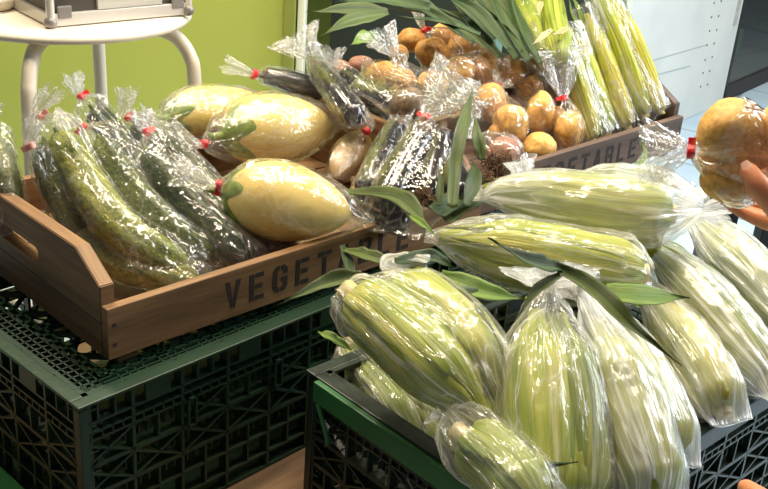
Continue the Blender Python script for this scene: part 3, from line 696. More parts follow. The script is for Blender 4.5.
# ------------------------------------------------------------------ plastic crates
def crate(name, O, U, V, L, W, H, mat, label, closed_top=False, group=None, handle=None):
    """O = corner at top level (front-left), U along the front, V backwards; lattice walls with real depth"""
    root = empty(name, O+U*L/2+V*W/2-Z*H); tag(root, label, 'crate', group)
    t = .0035
    def wall(P, A, Bn, ln, long=True):
        """P top corner, A along wall, Bn inward"""
        mb = MB(); dz = -Z; d = .013
        rail = lambda z, h, dd=d, x0=0, x1=None: mb.box(P+A*x0-Z*(z+h), A, Z, Bn, (x1 or ln)-x0, h, dd)
        post = lambda x, w, z0, z1, dd=d: mb.box(P+A*(x-w/2)-Z*z1, A, Z, Bn, w, z1-z0, dd)
        rail(0.0, .004, .022); rail(.030, .0035, .016); rail(.044, .003, .014); rail(.055, .003, .014)
        rail(.092, .006, .02); rail(.135, .006, .02); rail(.168, .004, .016); rail(H-.03, .004, .016); rail(H-.006, .006, .022)
        nb = max(3, round(ln/.075)); xs = [ln*i/nb for i in range(nb+1)]
        for i, x in enumerate(xs): post(min(max(x, .003), ln-.003), .0045, 0, H, .016)
        for i in range(nb):                                   # top band ribs, solid blocks and slot dividers
            a = xs[i]; w = ln/nb
            if i % 2 == 1: mb.box(P+A*(a+w*.25)-Z*.030, A, Z, Bn, w*.5, .030, .004)
            else:
                for q in (.33, .66): post(a+w*q, .0025, 0, .03, .012)
            for q in (.2, .4, .6, .8): post(a+w*q, .002, .044, .056, .010)
            for (z0, z1) in ((.058, .095), (.098, .137), (.141, .170), (.172, H-.03)):
                if z0 in (.098,) or (z0 == .058 and i % 2 == 0):
                    mb.bar(P+A*a-Z*z0, P+A*(a+w)-Z*z1, .0028, Bn, .009); mb.bar(P+A*(a+w)-Z*z0, P+A*a-Z*z1, .0028, Bn, .009)
                else:
                    post(a+w*.5, .0028, z0, z1, .010)
            for q in (.14, .32, .5, .68, .86):                  # short stiffening fins behind the rails
                for z in (.092, .135, .168): mb.box(P+A*(a+w*q)-Z*(z-.011)+Bn*.006, A, Z, Bn, .002, .011, .012)
        if ln > .3 and long:                                  # latch loops
            for x in (ln*.27, ln*.52):
                for s_ in (-1, 1): mb.box(P+A*(x+s_*.006)-Z*.098-Bn*.004, A, Z, Bn, .003, .044, .005)
                mb.box(P+A*(x-.006)-Z*.098-Bn*.004, A, Z, Bn, .015, .003, .005); mb.box(P+A*(x-.006)-Z*.057-Bn*.004, A, Z, Bn, .015, .003, .005)
        return mb
    wall(O, U, V, L).build('side_panel', mat, root)
    wall(O+V*W, U, -V, L).build('side_panel', mat, root)
    wall(O, V, U, W, False).build('end_panel', mat, root)
    wall(O+U*L, V, -U, W, False).build('end_panel', mat, root)
    # corners
    for (a, b) in ((0, 0), (1, 0), (0, 1), (1, 1)):
        mb = MB(); sa = 1 if a == 0 else -1; sb_ = 1 if b == 0 else -1; P = O+U*L*a+V*W*b
        mb.box(P-Z*H-U*.001*sa-V*.001*sb_, U*sa, V*sb_, Z, .012, .003, H-.008); mb.box(P-Z*H-U*.001*sa-V*.001*sb_, U*sa, V*sb_, Z, .003, .012, H-.008)
        for k in range(7):
            z = .012+k*(H-.02)/7
            mb.box(P-Z*(z+.002), U*sa, V*sb_, Z, .026, .008, .002); mb.box(P-Z*(z+.002), U*sa, V*sb_, Z, .008, .026, .002)
        mb.build('corner_post', mat, root, bevel=.0008)
    # rim lip
    rim = MB(); w = .019
    rim.box(O-U*.004-V*.004-Z*.004, U, V, Z, L+.008, w, .0045); rim.box(O-U*.004+V*(W-w+.004)-Z*.004, U, V, Z, L+.008, w, .0045)
    rim.box(O-U*.004+V*(w-.004)-Z*.004, U, V, Z, w, W-2*w+.008, .0045); rim.box(O+U*(L-w+.004)+V*(w-.004)-Z*.004, U, V, Z, w, W-2*w+.008, .0045)
    rim.build('rim', mat, root, bevel=.0014)
    # base / bottom lattice
    def lattice(z, nm):
        mb = MB(); g = .034
        nu, nv = round(L/g), round(W/g)
        for i in range(1, nu): mb.box(O+U*(L*i/nu-.0015)-Z*z, U, V, Z, .003, W, .006)
        for j in range(1, nv): mb.box(O+V*(W*j/nv-.0015)-Z*z, U, V, Z, L, .003, .006)
        mb.build(nm, mat, root)
    MB().box(O+U*.004+V*.004-Z*(H-.001), U, V, Z, L-.008, W-.008, .004).build('light_block_base', mat, root)  # solid plate added to stop light leaking and keep the inside dark
    if closed_top:
        mb = MB(); z = .008                                    # lid level: fine grid band round the edge, slotted bars, braced cells
        for k in range(1, 4):
            q = .018+k*.0105; mb.box(O+U*q+V*.018-Z*z, U, V, Z, .0022, W-.036, .006); mb.box(O+U*.018+V*q-Z*z, U, V, Z, L-.036, .0022, .006)
        n = round(W/.0125)
        for j in range(2, n-1): mb.box(O+V*(W*j/n)+U*.016-Z*z, U, V, Z, .036, .0022, .006)
        n = round(L/.0125)
        for j in range(2, n-1):
            if j % 5 != 0: mb.box(O+U*(L*j/n)+V*.018-Z*z, U, V, Z, .0022, .018, .006)
        mb.build('edge_grid', mat, root)
        mb = MB()
        def slotbar(P, A, Bv, ln, w=.017):
            mb.box(P, A, Bv, Z, ln, .004, .007); mb.box(P+Bv*(w-.004), A, Bv, Z, ln, .004, .007)
            n = int(ln/.022)
            for k in range(n+1): mb.box(P+A*(ln*k/n-.003), A, Bv, Z, .006, w, .007)
        for q in (.052, .052+.0875, .052+.175, W-.075): slotbar(O+V*.04+U*q-Z*.009, V, U, W-.08)
        for q in (.04, W/2-.008, W-.058): slotbar(O+U*.055+V*q-Z*.009, U, V, L-.11)
        mb.build('slotted_bars', mat, root)
        mb = MB()
        for i in range(6):
            for j in range(4):
                a0, a1 = .068+i*.08, .068+(i+1)*.08; b0, b1 = .056+j*.075, .056+(j+1)*.075
                if a1 > L-.03 or b1 > W-.03: continue
                mb.bar(O+U*a0+V*b0-Z*.02, O+U*a1+V*b1-Z*.02, .0035, Z, .008); mb.bar(O+U*a1+V*b0-Z*.02, O+U*a0+V*b1-Z*.02, .0035, Z, .008)
        mb.build('cell_braces', mat, root)
    return root
crate('plastic_crate', C1.copy(), C1U, C1V, .60, .40, .233, M['green_plastic'], 'dark green lattice plastic crate under the left wooden tray', True, group='stacking crates')
c1b = C1+C1U*.612; c1b = c1b+C1V*.004
crate('plastic_crate', c1b, C1U, C1V, .60, .40, .233, M['green_plastic'], 'dark green lattice crate behind the corn, under the rear wooden tray', False, group='stacking crates')
bt = MB(); gH = .022
bt.box(C1-C1U*.026-C1V*.004-Z*.2325, C1U, C1V, Z, .020, .44, .036); bt.box(C1-C1U*.034-C1V*.004-Z*.2005, C1U, C1V, Z, .028, .44, .006)
tag(bt.build('green_edge_strip', M['green_bright'], bevel=.003), 'bright green plastic strip along the foot of the left crate', 'strip')
C2 = onz(310, 370, TZ-.024); C2F = C2-C2V*.40
c2 = crate('plastic_crate', C2F, C2U, C2V, .60, .40, C2[2]-CB-.0005, M['grey_green'], 'dark lattice plastic crate in front, filled with bagged corn', False, group='stacking crates')
# hinged green handle bar on the left end and the solid lip along the right front
hb = MB(); P0 = C2-C2U*.012-C2V*.022-Z*.006
hb.box(P0-C2V*.34, C2U, C2V, Z, .016, .34, .004); hb.box(P0-C2V*.34-Z*.026, C2U, C2V, Z, .004, .34, .028)
hb.build('green_handle_bar', M['green_bright'], c2, bevel=.0015); c2.children[-1]['label'] = 'bright green hinged bar'
mb = MB(); mb.tube([P0-C2V*.01-Z*.025, P0-C2V*.03-Z*.06, P0-C2V*.035-Z*.075], .0028, 8); mb.build('bar_stay', M['green_bright'], c2)
lp = MB(); Q = C2F-C2U*.004-C2V*.004-Z*.028
lp.box(Q, C2U, C2V, Z, .6, .004, .026); lp.box(Q+C2V*.004+Z*.024, C2U, C2V, Z, .6, .022, .005)
lp.box(Q+C2U*.18-Z*.03-C2V*.002, C2U, C2V, Z, .14, .004, .005); lp.box(Q+C2U*.18-Z*.03, C2U, C2V, Z, .005, .005, .03); lp.box(Q+C2U*.315-Z*.03, C2U, C2V, Z, .005, .005, .03)
lp.build('front_lip', M['grey_green'], c2, bevel=.001)

# ------------------------------------------------------------------ wooden trays
def wuv_build(mb, name, mat, parent, L, bevel=.0012):
    me = mb.mesh(name, bevel); wood_uv(me, L); return link(name, me, mat, parent, False)
GL = {  # stencil capitals drawn in a 1 x 1.5 cell, each a list of polygons
 'V': [[(0, 1.5), (.3, 1.5), (.47, .45), (.47, 0), (.38, 0)], [(.53, 0), (.53, .45), (.7, 1.5), (1, 1.5), (.62, 0)]],
 'E': [[(0, 0), (.3, 0), (.3, 1.5), (0, 1.5)], [(.38, 0), (.95, 0), (.95, .26), (.38, .26)], [(.38, .62), (.85, .62), (.85, .88), (.38, .88)], [(.38, 1.24), (.95, 1.24), (.95, 1.5), (.38, 1.5)]],
 'G': [[(0, .25), (.22, 0), (.45, 0), (.45, .24), (.3, .34), (.3, 1.16), (.45, 1.26), (.45, 1.5), (.22, 1.5), (0, 1.25)], [(.53, 0), (.78, 0), (1, .25), (1, .8), (.56, .8), (.56, .56), (.7, .56), (.7, .34), (.53, .24)], [(.53, 1.26), (.7, 1.16), (.7, .98), (1, .98), (1, 1.25), (.78, 1.5), (.53, 1.5)]],
 'T': [[(.35, 0), (.65, 0), (.65, 1.18), (.35, 1.18)], [(0, 1.24), (.46, 1.24), (.46, 1.5), (0, 1.5)], [(.54, 1.24), (1, 1.24), (1, 1.5), (.54, 1.5)]],
 'A': [[(0, 0), (.28, 0), (.36, .36), (.47, .36), (.47, .6), (.4, .6), (.47, 1.0), (.47, 1.5), (.34, 1.5)], [(1, 0), (.72, 0), (.64, .36), (.53, .36), (.53, .6), (.6, .6), (.53, 1.0), (.53, 1.5), (.66, 1.5)]],
 'B': [[(0, 0), (.3, 0), (.3, 1.5), (0, 1.5)], [(.38, 0), (.78, 0), (.97, .2), (.97, .62), (.85, .76), (.97, .9), (.97, 1.3), (.78, 1.5), (.38, 1.5), (.38, 1.26), (.62, 1.26), (.68, 1.18), (.68, .95), (.6, .88), (.38, .88), (.38, .64), (.6, .64), (.68, .56), (.68, .32), (.62, .24), (.38, .24)]],
 'L': [[(0, 0), (.3, 0), (.3, 1.5), (0, 1.5)], [(.38, 0), (.92, 0), (.92, .26), (.38, .26)]]}
M['stencil'] = simple('worn_stencil_paint', [(.3, c3(30, 24, 20)), (.6, c3(44, 34, 28)), (.8, c3(70, 52, 38))], .7, (60, 60, 60))
def tray(O, L, W, mat, label, text0, pitch):
    root = empty('wooden_tray', O+TU*L/2+TV*W/2); tag(root, label, 'tray', 'stencilled vegetable trays')
    U, V = TU, TV; t = .014; Hf = .072; He = .131
    for s_ in (0, 1):
        b = MB().box(O+U*t+V*((W-t) if s_ else 0), U, V, Z, L-2*t, t, Hf)
        if s_: wuv_build(b, 'back_board', mat, root, U)
    fbd = wuv_build(MB().box(O, U, V, Z, L, t, Hf), 'front_board', mat, root, U)
    # end boards with cut corners and a hand slot
    for e in (0, 1):
        P = O+U*(e*(L-.020)); T_ = .020
        out = [(t, 0), (W, 0), (W, .09), (W-.02, .10), (W-.07, He), (.07, He), (.019, .100), (t, .098)]
        s0, s1, z0, z1 = .172, W-.172, .068, .089
        me = bpy.data.meshes.new('e'); bm = bmesh.new()
        def poly3(pp, x): return [bm.verts.new(tuple(P+U*x+V*a+Z*b)) for a, b in pp]
        hole = [(s0, (z0+z1)/2-.006), (s0+.006, z0), (s1-.006, z0), (s1, (z0+z1)/2-.006), (s1, (z0+z1)/2+.006), (s1-.006, z1), (s0+.006, z1), (s0, (z0+z1)/2+.006)]
        A = []
        for x in (0, T_):
            vo = poly3(out, x); vh = poly3(hole, x); A.append((vo, vh))
            ed = [bm.edges.new((vo[i], vo[(i+1) % 8])) for i in range(8)]+[bm.edges.new((vh[i], vh[(i+1) % 8])) for i in range(8)]
            bmesh.ops.triangle_fill(bm, use_beauty=True, edges=ed)
        for i in range(8):
            j = (i+1) % 8
            for q in (0, 1): bm.faces.new((A[0][q][i], A[0][q][j], A[1][q][j], A[1][q][i]))
        bmesh.ops.recalc_face_normals(bm, faces=bm.faces[:]); bmesh.ops.bevel(bm, geom=[e_ for e_ in bm.edges if len(e_.link_faces) == 2 and e_.calc_face_angle(0) > .5], offset=.0012, segments=2, affect='EDGES')
        bm.to_mesh(me); bm.free(); wood_uv(me, V); link('end_board', me, mat, root, False)
        # dark plank seam under the slot, screws at the front edge
        MB().box(P+U*(-.0004 if e == 0 else T_-.0002)+V*t+Z*.046, U, V, Z, .0006, W-t, .0012).build('plank_seam', M['stencil'], root)
    bo = MB(); n = 5
    for k in range(n): bo.box(O+U*t+V*(t+k*(W-2*t)/n+.001), U, V, Z, L-2*t, (W-2*t)/n-.004, .008)
    wuv_build(bo, 'base_slats', mat, root, U)
    ft = MB()
    for x in (.018, L/2-.02, L-.052): ft.box(O+U*x+V*.008-Z*.012, U, V, Z, .03, W-.016, .012)
    wuv_build(ft, 'foot_batten', mat, root, V)
    for x in (.010, L-.010):
        for z in (.02, .048): MB().tube([O+U*x+Z*z-V*.0006, O+U*x+Z*z+V*.001], .0028, 12).build('nail_head', M['stencil'], root)
    tx = MB()
    for i, ch in enumerate('VEGETABLE'):
        for poly in GL[ch]:
            tx.prism([O+U*(text0+i*pitch+x*.0262)+Z*(.015+y*.0275)-V*.0005 for x, y in poly], V, .0007)
    tx.build('lettering', M['stencil'], root)
    return root
tray(TB.copy(), .70, .46, M['wood'], 'brown wooden tray stencilled VEGETABLE, holding cucumbers and pale eggplants', .178, .0408)
T2O = TB+TU*.712+TV*.044
tray(T2O.copy(), .682, .46, M['wood_dark'], 'greyer wooden tray at the back right, holding potatoes and wrapped corn', .165, .0405)
# dark legs of a stand at the right
q = ondist(703, 240, 2.3); sd = empty('black_stand', (q[0]+.1, q[1], 0)); tag(sd, 'black metal stand with square legs behind the corn, under the held potatoes', 'stand')
zt = ondist(712, 150, 2.3)[2]
for (px0, px1, py0) in ((703, 735, 240), (757, 800, 255)):
    A = ondist(px0, py0, 2.3); Bq = ondist(px1, py0, 2.3); w = float(np.linalg.norm(Bq-A)); A = np.array([A[0], A[1], 0])
    MB().box(A, X, Y, Z, w, .05, zt).build('leg', M['black'], sd, bevel=.002)
A = ondist(703, 240, 2.3); MB().box((A[0], A[1], zt), X, Y, Z, .5, .05, .03).build('top_rail', M['black'], sd, bevel=.002)

# ================================================================== produce
def P(px, py, h): return at(px, py, h)
def perp(A, B_): d = np.array(B_)-np.array(A); return d/np.linalg.norm(d)
# ------------------------------------------------------------------ cucumbers, left tray
GC = 'cucumbers in the left tray'; GB = 'clear bags with red tape on the cucumbers'
CUC = [  # path, radius, skin, label, neck px, tuft dir (x right, y up in the picture), tie material
 ([P(-6, 140, .17), P(2, 178, .14), P(12, 222, .085)], .0235, 'cuc_mid', 'green cucumber at the far left edge, behind the end board of the tray', None, None, None),
 ([P(44, 142, .185), P(54, 180, .14), P(80, 238, .07)], .0235, 'cuc_mid', 'green cucumber standing upright against the left end board of the tray', (31, 146, .195), (.45, 1), 'tape_pale'),
 ([P(57, 132, .20), P(78, 170, .155), P(120, 228, .10), P(188, 270, .045)], .0285, 'cuc_light', 'large bumpy light green cucumber slanting across the tray in front of the darker ones', (40, 118, .215), (.9, 1), 'tape_pale'),
 ([P(92, 108, .175), P(112, 132, .14), P(150, 180, .08)], .021, 'cuc_dark', 'dark green cucumber at the back, its film tuft the tallest of all', (81, 97, .19), (-.25, 1), 'tape'),
 ([P(99, 138, .185), P(122, 178, .14), P(165, 226, .09), P(214, 258, .045)], .0245, 'cuc_mid', 'mid green cucumber right of the bumpy light one, with bright film streaks', (83, 127, .195), (-.9, .2), 'tape'),
 ([P(134, 122, .15), P(160, 150, .11), P(190, 182, .07)], .020, 'cuc_dark', 'dark cucumber behind the middle of the heap, half hidden by film', (128, 118, .16), (.2, 1), 'tape'),
 ([P(146, 150, .165), P(172, 188, .125), P(212, 228, .08), P(250, 258, .045)], .0245, 'cuc_dark', 'long dark green cucumber slanting down to the front board beside the stencilled V', (147, 132, .18), (-.1, 1), 'tape'),
 ([P(162, 138, .135), P(190, 166, .10), P(226, 206, .06)], .021, 'cuc_dark', 'dark cucumber tucked behind the front ones beside the rear pale eggplant', None, None, None),
 ([P(205, 205, .085), P(238, 230, .062), P(274, 250, .038)], .020, 'cuc_dark', 'dark green cucumber lying under the front pale eggplant', None, None, None),
 ([P(72, 236, .070), P(130, 266, .048), P(200, 282, .032)], .0245, 'cuc_light', 'light green cucumber lowest in the tray, along the front board', None, None, None),
 ([P(180, 196, .07), P(220, 226, .05), P(262, 262, .030)], .020, 'cuc_dark', 'dark cucumber low between the front ones, above the letter V', None, None, None),
 ([P(232, 226, .055), P(262, 240, .045), P(300, 250, .034)], .018, 'cuc_dark', 'dark cucumber end below the front pale eggplant, above the second letter', None, None, None),
]
for i, (path, r, mt, lab, nk, td, tm) in enumerate(CUC):
    o = cucumber(path, r, M[mt], lab, GC, bumpy=.0017 if mt == 'cuc_light' else .0007)
    pts = bez(path, 12); a, b = pts[0], pts[-1]; d = perp(a, b)
    content = [(p, r*1.0) for p in bez(path, 14)]
    short = lab.replace('green ', '').split(',')[0]
    lab_b = ['clear crinkled film around the cucumber at the far left edge', 'clear bag with faded pink tape at the far left, against the end board',
             'clear bag with pale pink tape on the large bumpy light green cucumber', 'clear bag with red tape whose tuft stands highest above the cucumbers',
             'clear bag with red tape, creased with bright streaks, right of the bumpy cucumber', 'clear bag with small red tape in the middle of the cucumber heap, at the back',
             'clear bag with red tape on the long dark cucumber ending at the stencilled V', 'clear film on the dark cucumber beside the rear pale eggplant',
             'clear film on the dark cucumber beneath the front pale eggplant', 'clear film on the lowest cucumber along the front board', 'clear film on the low dark cucumber above the letter V', 'clear film on the dark cucumber end above the second letter'][i]
    if nk:
        n = P(*nk); tv = CR*td[0]+CU*td[1]-CF*.15
        bag(content, b+d*.022, n, tv, tuft_len=.036+.012*((i*7) % 3)/2, tuft_w=.012+.002*(i % 3), label=lab_b, group=GB, tie_mat=tm, pleats=9, crinkle=.003, folds=.0032, neck_r=.005, gap=.0045, slope=.3)
    else:
        n = a-d*.03
        bag(content, b+d*.02, n, -d+Z*.3, tuft_len=.03, tuft_w=.012, label=lab_b, group='clear film bags without tape in view', tie=False, pleats=9, crinkle=.003, folds=.003, neck_r=.006, gap=.0045, slope=.3)

# ------------------------------------------------------------------ pale eggplants
GE = 'pale eggplants in the left tray'
def eg_bag(path, r, nk, td, lab, tl=.05, tw=.022, endx=.028, tie=True, mat='film', tm='tape', extra=None, grp='clear bags with red tape on the eggplants', gap=.0035, prof=None, cr=.002, tail=.02):
    pts = bez(path, 16); d = perp(pts[0], pts[-1]); L = np.linalg.norm(pts[-1]-pts[0])
    content = [(p, r*(prof(i/15) if prof else 1)) for i, p in enumerate(pts)]
    if extra: content += extra
    return bag(content, pts[-1]+d*endx, P(*nk), (CR*td[0]+CU*td[1]-CF*(td[2] if len(td) > 2 else 0)), tuft_len=tl, tuft_w=tw, mat=mat, label=lab, group=grp, tie=tie, tie_mat=tm, gap=gap, pleats=9, crinkle=cr, folds=.002, tail=tail)
fatp = lambda t: (math.sin(PI*min(1, max(0, t))**.82)**.62)*(.90+.10*t)
e1 = [P(222, 136, .115), P(275, 129, .112), P(331, 124, .108)]; eggplant(e1, .0665, M['egg_pale'], 'large pale cream eggplant behind the front one, freckled, with a green calyx', GE, M['calyx'])
e2 = [P(223, 192, .118), P(286, 203, .110), P(352, 215, .096)]; eggplant(e2, .0615, M['egg_pale'], 'large pale cream eggplant at the front, just above the stencilled letters', GE, M['calyx'])
e0 = [P(168, 118, .13), P(205, 110, .125), P(262, 100, .12)]; eggplant(e0, .046, M['egg_pale'], 'pale cream eggplant at the rear left, mostly hidden by its neighbour', GE, M['calyx'])
eg_bag(e1, .0665, (204, 144, .115), (-1, .55), 'clear bag with red tape around the freckled rear cream eggplant', prof=fatp, tl=.062, endx=.02)
eg_bag(e2, .0615, (219, 185, .13), (-1, .35, .2), 'clear bag with red tape and loose front seam around the front cream eggplant', prof=fatp, tl=.07, tw=.028, endx=.035, tail=.035)
eg_bag(e0, .046, (160, 122, .13), (-1, .6), 'clear film around the rear left cream eggplant', prof=fatp, tie=False, tl=.03, tw=.014, grp='clear film bags without tape in view')
t_ = P(216, 194, .135); MB().box(t_, CR, -CU, CF, .008, .012, .0005)
# pale ones in shade, the shade put into a tan skin colour
e3 = [P(366, 136, .085), P(350, 155, .07), P(334, 176, .055)]; eggplant(e3, .034, M['egg_shade'], 'pale eggplant with shade painted into its skin, right of the rear cream eggplant', 'pale eggplants with painted shade', M['calyx_dark'], clen=.2)
eg_bag(e3, .034, (366, 131, .115), (-.9, .75), 'clear bag with red tape around the pale eggplant with painted shade', prof=fatp, tl=.06, tw=.024, endx=.015)
e4 = [P(356, 188, .075), P(361, 205, .066), P(366, 224, .052)]; eggplant(e4, .022, M['egg_shade'], 'small pale eggplant with painted shade peeping out right of the front cream eggplant, by the front board', 'pale eggplants with painted shade', M['calyx_dark'], clen=.2)
# black eggplants
GK = 'black eggplants behind the pale ones'; sl = lambda t: .8+.2*smooth01(t*1.3)
k1 = [P(264, 75, .155), P(290, 82, .145), P(330, 96, .12)]; eggplant(k1, .0225, M['egg_black'], 'black eggplant farthest left, just above the rear cream eggplant', GK, M['calyx_dark'], fat=False, clen=.10)
k2 = [P(318, 68, .185), P(334, 90, .17), P(358, 122, .14)]; eggplant(k2, .0235, M['egg_black'], 'black eggplant with a pale cut stem end pointing up, in an untied bag', GK, M['calyx_dark'], fat=False, clen=.10)
k3 = [P(340, 76, .165), P(368, 94, .15), P(404, 116, .12)]; eggplant(k3, .0275, M['egg_black'], 'black eggplant behind and right of the one with the upturned stem', GK, M['calyx_dark'], fat=False, clen=.10)
k4 = [P(398, 128, .15), P(384, 156, .13), P(366, 198, .095)]; eggplant(k4, .027, M['egg_black'], 'brownish black eggplant left of the tied bag of two, slanting to the front', GK, M['calyx_dark'], fat=False, clen=.10)
k5 = [P(424, 134, .185), P(406, 164, .15), P(382, 212, .10)]; eggplant(k5, .030, M['egg_black'], 'black eggplant in the tied bag beside the upright corn leaf, its left one', GK, M['calyx_dark'], fat=False, clen=.10)
k6 = [P(442, 135, .18), P(438, 162, .155), P(428, 202, .12)]; eggplant(k6, .029, M['egg_black'], 'black eggplant in the tied bag beside the upright corn leaf, its right one', GK, M['calyx_dark'], fat=False, clen=.10)
k7 = [P(352, 100, .12), P(378, 116, .12), P(402, 130, .115)]; eggplant(k7, .026, M['egg_black'], 'black eggplant lying low between the red tape of the shaded pale one and the root bag', GK, M['calyx_dark'], fat=False, clen=.10)
k8 = [P(446, 142, .16), P(452, 172, .15), P(458, 206, .13)]; eggplant(k8, .026, M['egg_black'], 'dark eggplant standing right of the tied bag, behind the tall upright leaf', GK, M['calyx_dark'], fat=False, clen=.10)
k9 = [P(340, 196, .075), P(372, 214, .075), P(408, 226, .075)]; eggplant(k9, .020, M['egg_black'], 'black eggplant low along the front board, above the last letters', GK, M['calyx_dark'], fat=False, clen=.10)
eg_bag(k1, .0225, (255, 74, .165), (-1, .35), 'clear bag with red tape and long tuft on the leftmost black eggplant', prof=sl, tl=.058, tw=.018, mat='film_dim')
eg_bag(k2, .0235, (310, 58, .195), (-.6, 1), 'clear untied bag open at the top around the black eggplant with upturned stem', prof=sl, tl=.055, tw=.036, tie=False, endx=.015, cr=.0028, grp='clear film bags without tape in view', mat='film_dim')
eg_bag(k3, .0275, (334, 68, .175), (-.1, 1), 'clear untied crinkled bag around the black eggplant just left of the potatoes', prof=sl, tl=.04, tw=.026, tie=False, endx=.018, cr=.0028, grp='clear film bags without tape in view', mat='film_dim')
eg_bag(k4, .0245, (404, 127, .14), (-.2, 1), 'clear film around the brownish black eggplant', prof=sl, tl=.02, tw=.01, tie=False, endx=.02, grp='clear film bags without tape in view', mat='film_dim')
eg_bag(k5, .027, (426, 118, .20), (.85, 1.0), 'large clear bag with red tape and wide white tuft holding two black eggplants', prof=sl, tl=.095, tw=.034, endx=.035, cr=.0018, gap=.005, extra=[(p, .027) for p in bez(k6, 12)], tail=.04, mat='film_dim')

# ------------------------------------------------------------------ potatoes, back tray
GP = 'potatoes in the rear tray'
def PP(px, py, h0=.055, k=.36): return pile(px, py, h0, k, .044+.05)
POT = [ # px, py, rx px, ry px, lift, mat, label
 (412, 40, 15, 12, 0, 'potato', 'potato at the top left of the tied heap, next to the dark leaves'),
 (399, 55, 10, 10, 0, 'potato', 'small potato low on the left of the tied heap'),
 (432, 52, 17, 14, .012, 'potato', 'round potato right below the tall red-taped tuft'),
 (445, 34, 14, 11, 0, 'potato', 'potato at the very top right behind the red tape'),
 (463, 47, 16, 13, .006, 'potato', 'potato right of the one below the tall tuft, in the same bag'),
 (459, 70, 16, 14, .014, 'potato_gold', 'potato right of the long bag of roots, below the tied heap'),
 (483, 50, 13, 12, 0, 'potato', 'potato at the upper right end of the rear heap, beneath the leaves'),
 (485, 70, 14, 18, .012, 'potato', 'tall oval potato in the middle of the rear heap'),
 (510, 71, 18, 15, .008, 'potato_gold', 'oval potato above the bag with the low red tape'),
 (531, 87, 15, 13, 0, 'potato', 'potato behind the bulging white tuft in the rear tray'),
 (490, 101, 16, 18, .012, 'potato', 'potato left in the small bag with the low red tape'),
 (511, 124, 17, 20, .016, 'potato_gold', 'large golden potato in the small bag with the low red tape'),
 (540, 113, 14, 21, .008, 'potato_gold', 'upright long golden potato left of the white tuft'),
 (540, 147, 17, 14, .006, 'potato_gold', 'bare looking round potato lowest at the front, by the stencilled board'),
 (569, 130, 14, 19, .006, 'potato_gold', 'potato in the small bag tied with red tape beneath the white tuft'),
 (556, 120, 10, 14, -.02, 'potato', 'potato half hidden behind the front tied bag'),
 (497, 135, 10, 12, -.01, 'potato', 'small potato beneath the bag with the low red tape'),
]
POS = {}
for i, (px, py, rx, ry, lift, mt, lab) in enumerate(POT):
    c = PP(px, py, .05+lift); D = np.linalg.norm(c-CO); sx, sy = rx*D/F, ry*D/F
    potato(c, sx, (sx+sy)/2, sy, M[mt], lab, GP, rot=.0); POS[i] = (c, sx, sy)
def pot_bag(idx, nk, td, lab, end=None, tl=.05, tw=.02, tie=True, cr=.003, slope=.55, mat='film', gap=.002, lift=.02):
    content = []
    for j in idx:
        c, a, b = POS[j]; r = min(a, b)
        if b > a*1.15: content += [(c+Z*(b-r)*.9, r), (c-Z*(b-r)*.9, r)]
        elif a > b*1.1: content += [(c+X*(a-r), r), (c-X*(a-r), r)]
        content.append((c, r))
    cen = np.mean([c for c, r in content], 0); n = PP(nk[0], nk[1], .05+lift) if len(nk) == 2 else P(*nk)
    d = cen-n; d /= np.linalg.norm(d); ext = max(float(np.dot(c-n, d))+r for c, r in content)
    return bag(content, n+d*(ext+.012), n, CR*td[0]+CU*td[1]-CF*.1, tuft_len=tl, tuft_w=tw, mat=mat, label=lab, group='clear bags around the potatoes', tie=tie, gap=gap, pleats=8, crinkle=cr, folds=.0025, slope=slope, tail=.012, neck_r=.006)
pot_bag([0, 1, 2, 3, 4], (425, 30), (-.25, 1), 'clear bag with red tape and tall tuft over the topmost potatoes', tl=.075, tw=.016, lift=.03)
pot_bag([10, 11], (498, 87), (.5, .7), 'clear bag with red tape around two potatoes in the middle of the rear tray', tl=.022, tw=.014, lift=.035)
pot_bag([14], (564, 98), (-.1, 1), 'clear bag with wide red tape and bulging white tuft at the front of the potatoes', tl=.10, tw=.040, cr=.005, lift=.045)
pot_bag([5, 7, 6, 8], (452, 34), (-1, .5), 'clear bag without tape in view over the four potatoes right of centre', tl=.02, tw=.012, tie=False, lift=.0)
pot_bag([12, 9], (548, 78), (.1, 1), 'clear bag around the upright long potato and the one behind it', tl=.02, tw=.015, tie=False, lift=.01)
# big tuft at the left of the heap
def lone_tuft(px, py, h, td, lab, L, Wd, mat='film'):
    n = P(px, py, h); d = CR*td[0]+CU*td[1]; d /= np.linalg.norm(d)
    return bag([(n-d*.012, .01)], n-d*.03, n, d, tuft_len=L, tuft_w=Wd, mat=mat, label=lab, group='clear film bags without tape in view', tie=False, crinkle=.003)
lone_tuft(396, 56, .27, (-.55, .8), 'gathered clear film standing up left of the topmost potatoes', .05, .03)
# roots in their bag, left of the potatoes
RTS = [(391, 76, 25, 14, 'taro', .012, 'tan oval root in a clear bag left of the potatoes', M['potato']), (408, 106, 18, 19, 'taro', -.004, 'dark brown round root below the tan one, above the red tape', M['taro']),
       (432, 84, 16, 14, 'taro', -.006, 'golden brown root at the right end of the root bag', M['potato_gold']), (362, 66, 14, 10, 'sweet', .0, 'mauve brown root at the left behind the tan one', M['sweet']),
       (340, 70, 11, 10, 'sweet', -.01, 'reddish brown root behind the upturned black eggplant', M['sweet'])]
for i, (px, py, rx, ry, kd_, lift, lab, mt) in enumerate(RTS):
    c = P(px, py, .165+lift) if i < 3 else P(px, py, .15); D = np.linalg.norm(c-CO); sx, sy = rx*D/F, ry*D/F
    potato(c, sx, (sx+sy)/2, sy, mt, lab, 'roots beside the potatoes', name='root', cat='root', rot=.15); POS['r%d' % i] = (c, sx, sy)
content = [(POS['r0'][0]-X*.02, .026), (POS['r0'][0]+X*.02, .026), (POS['r1'][0], .032), (POS['r2'][0], .026)]
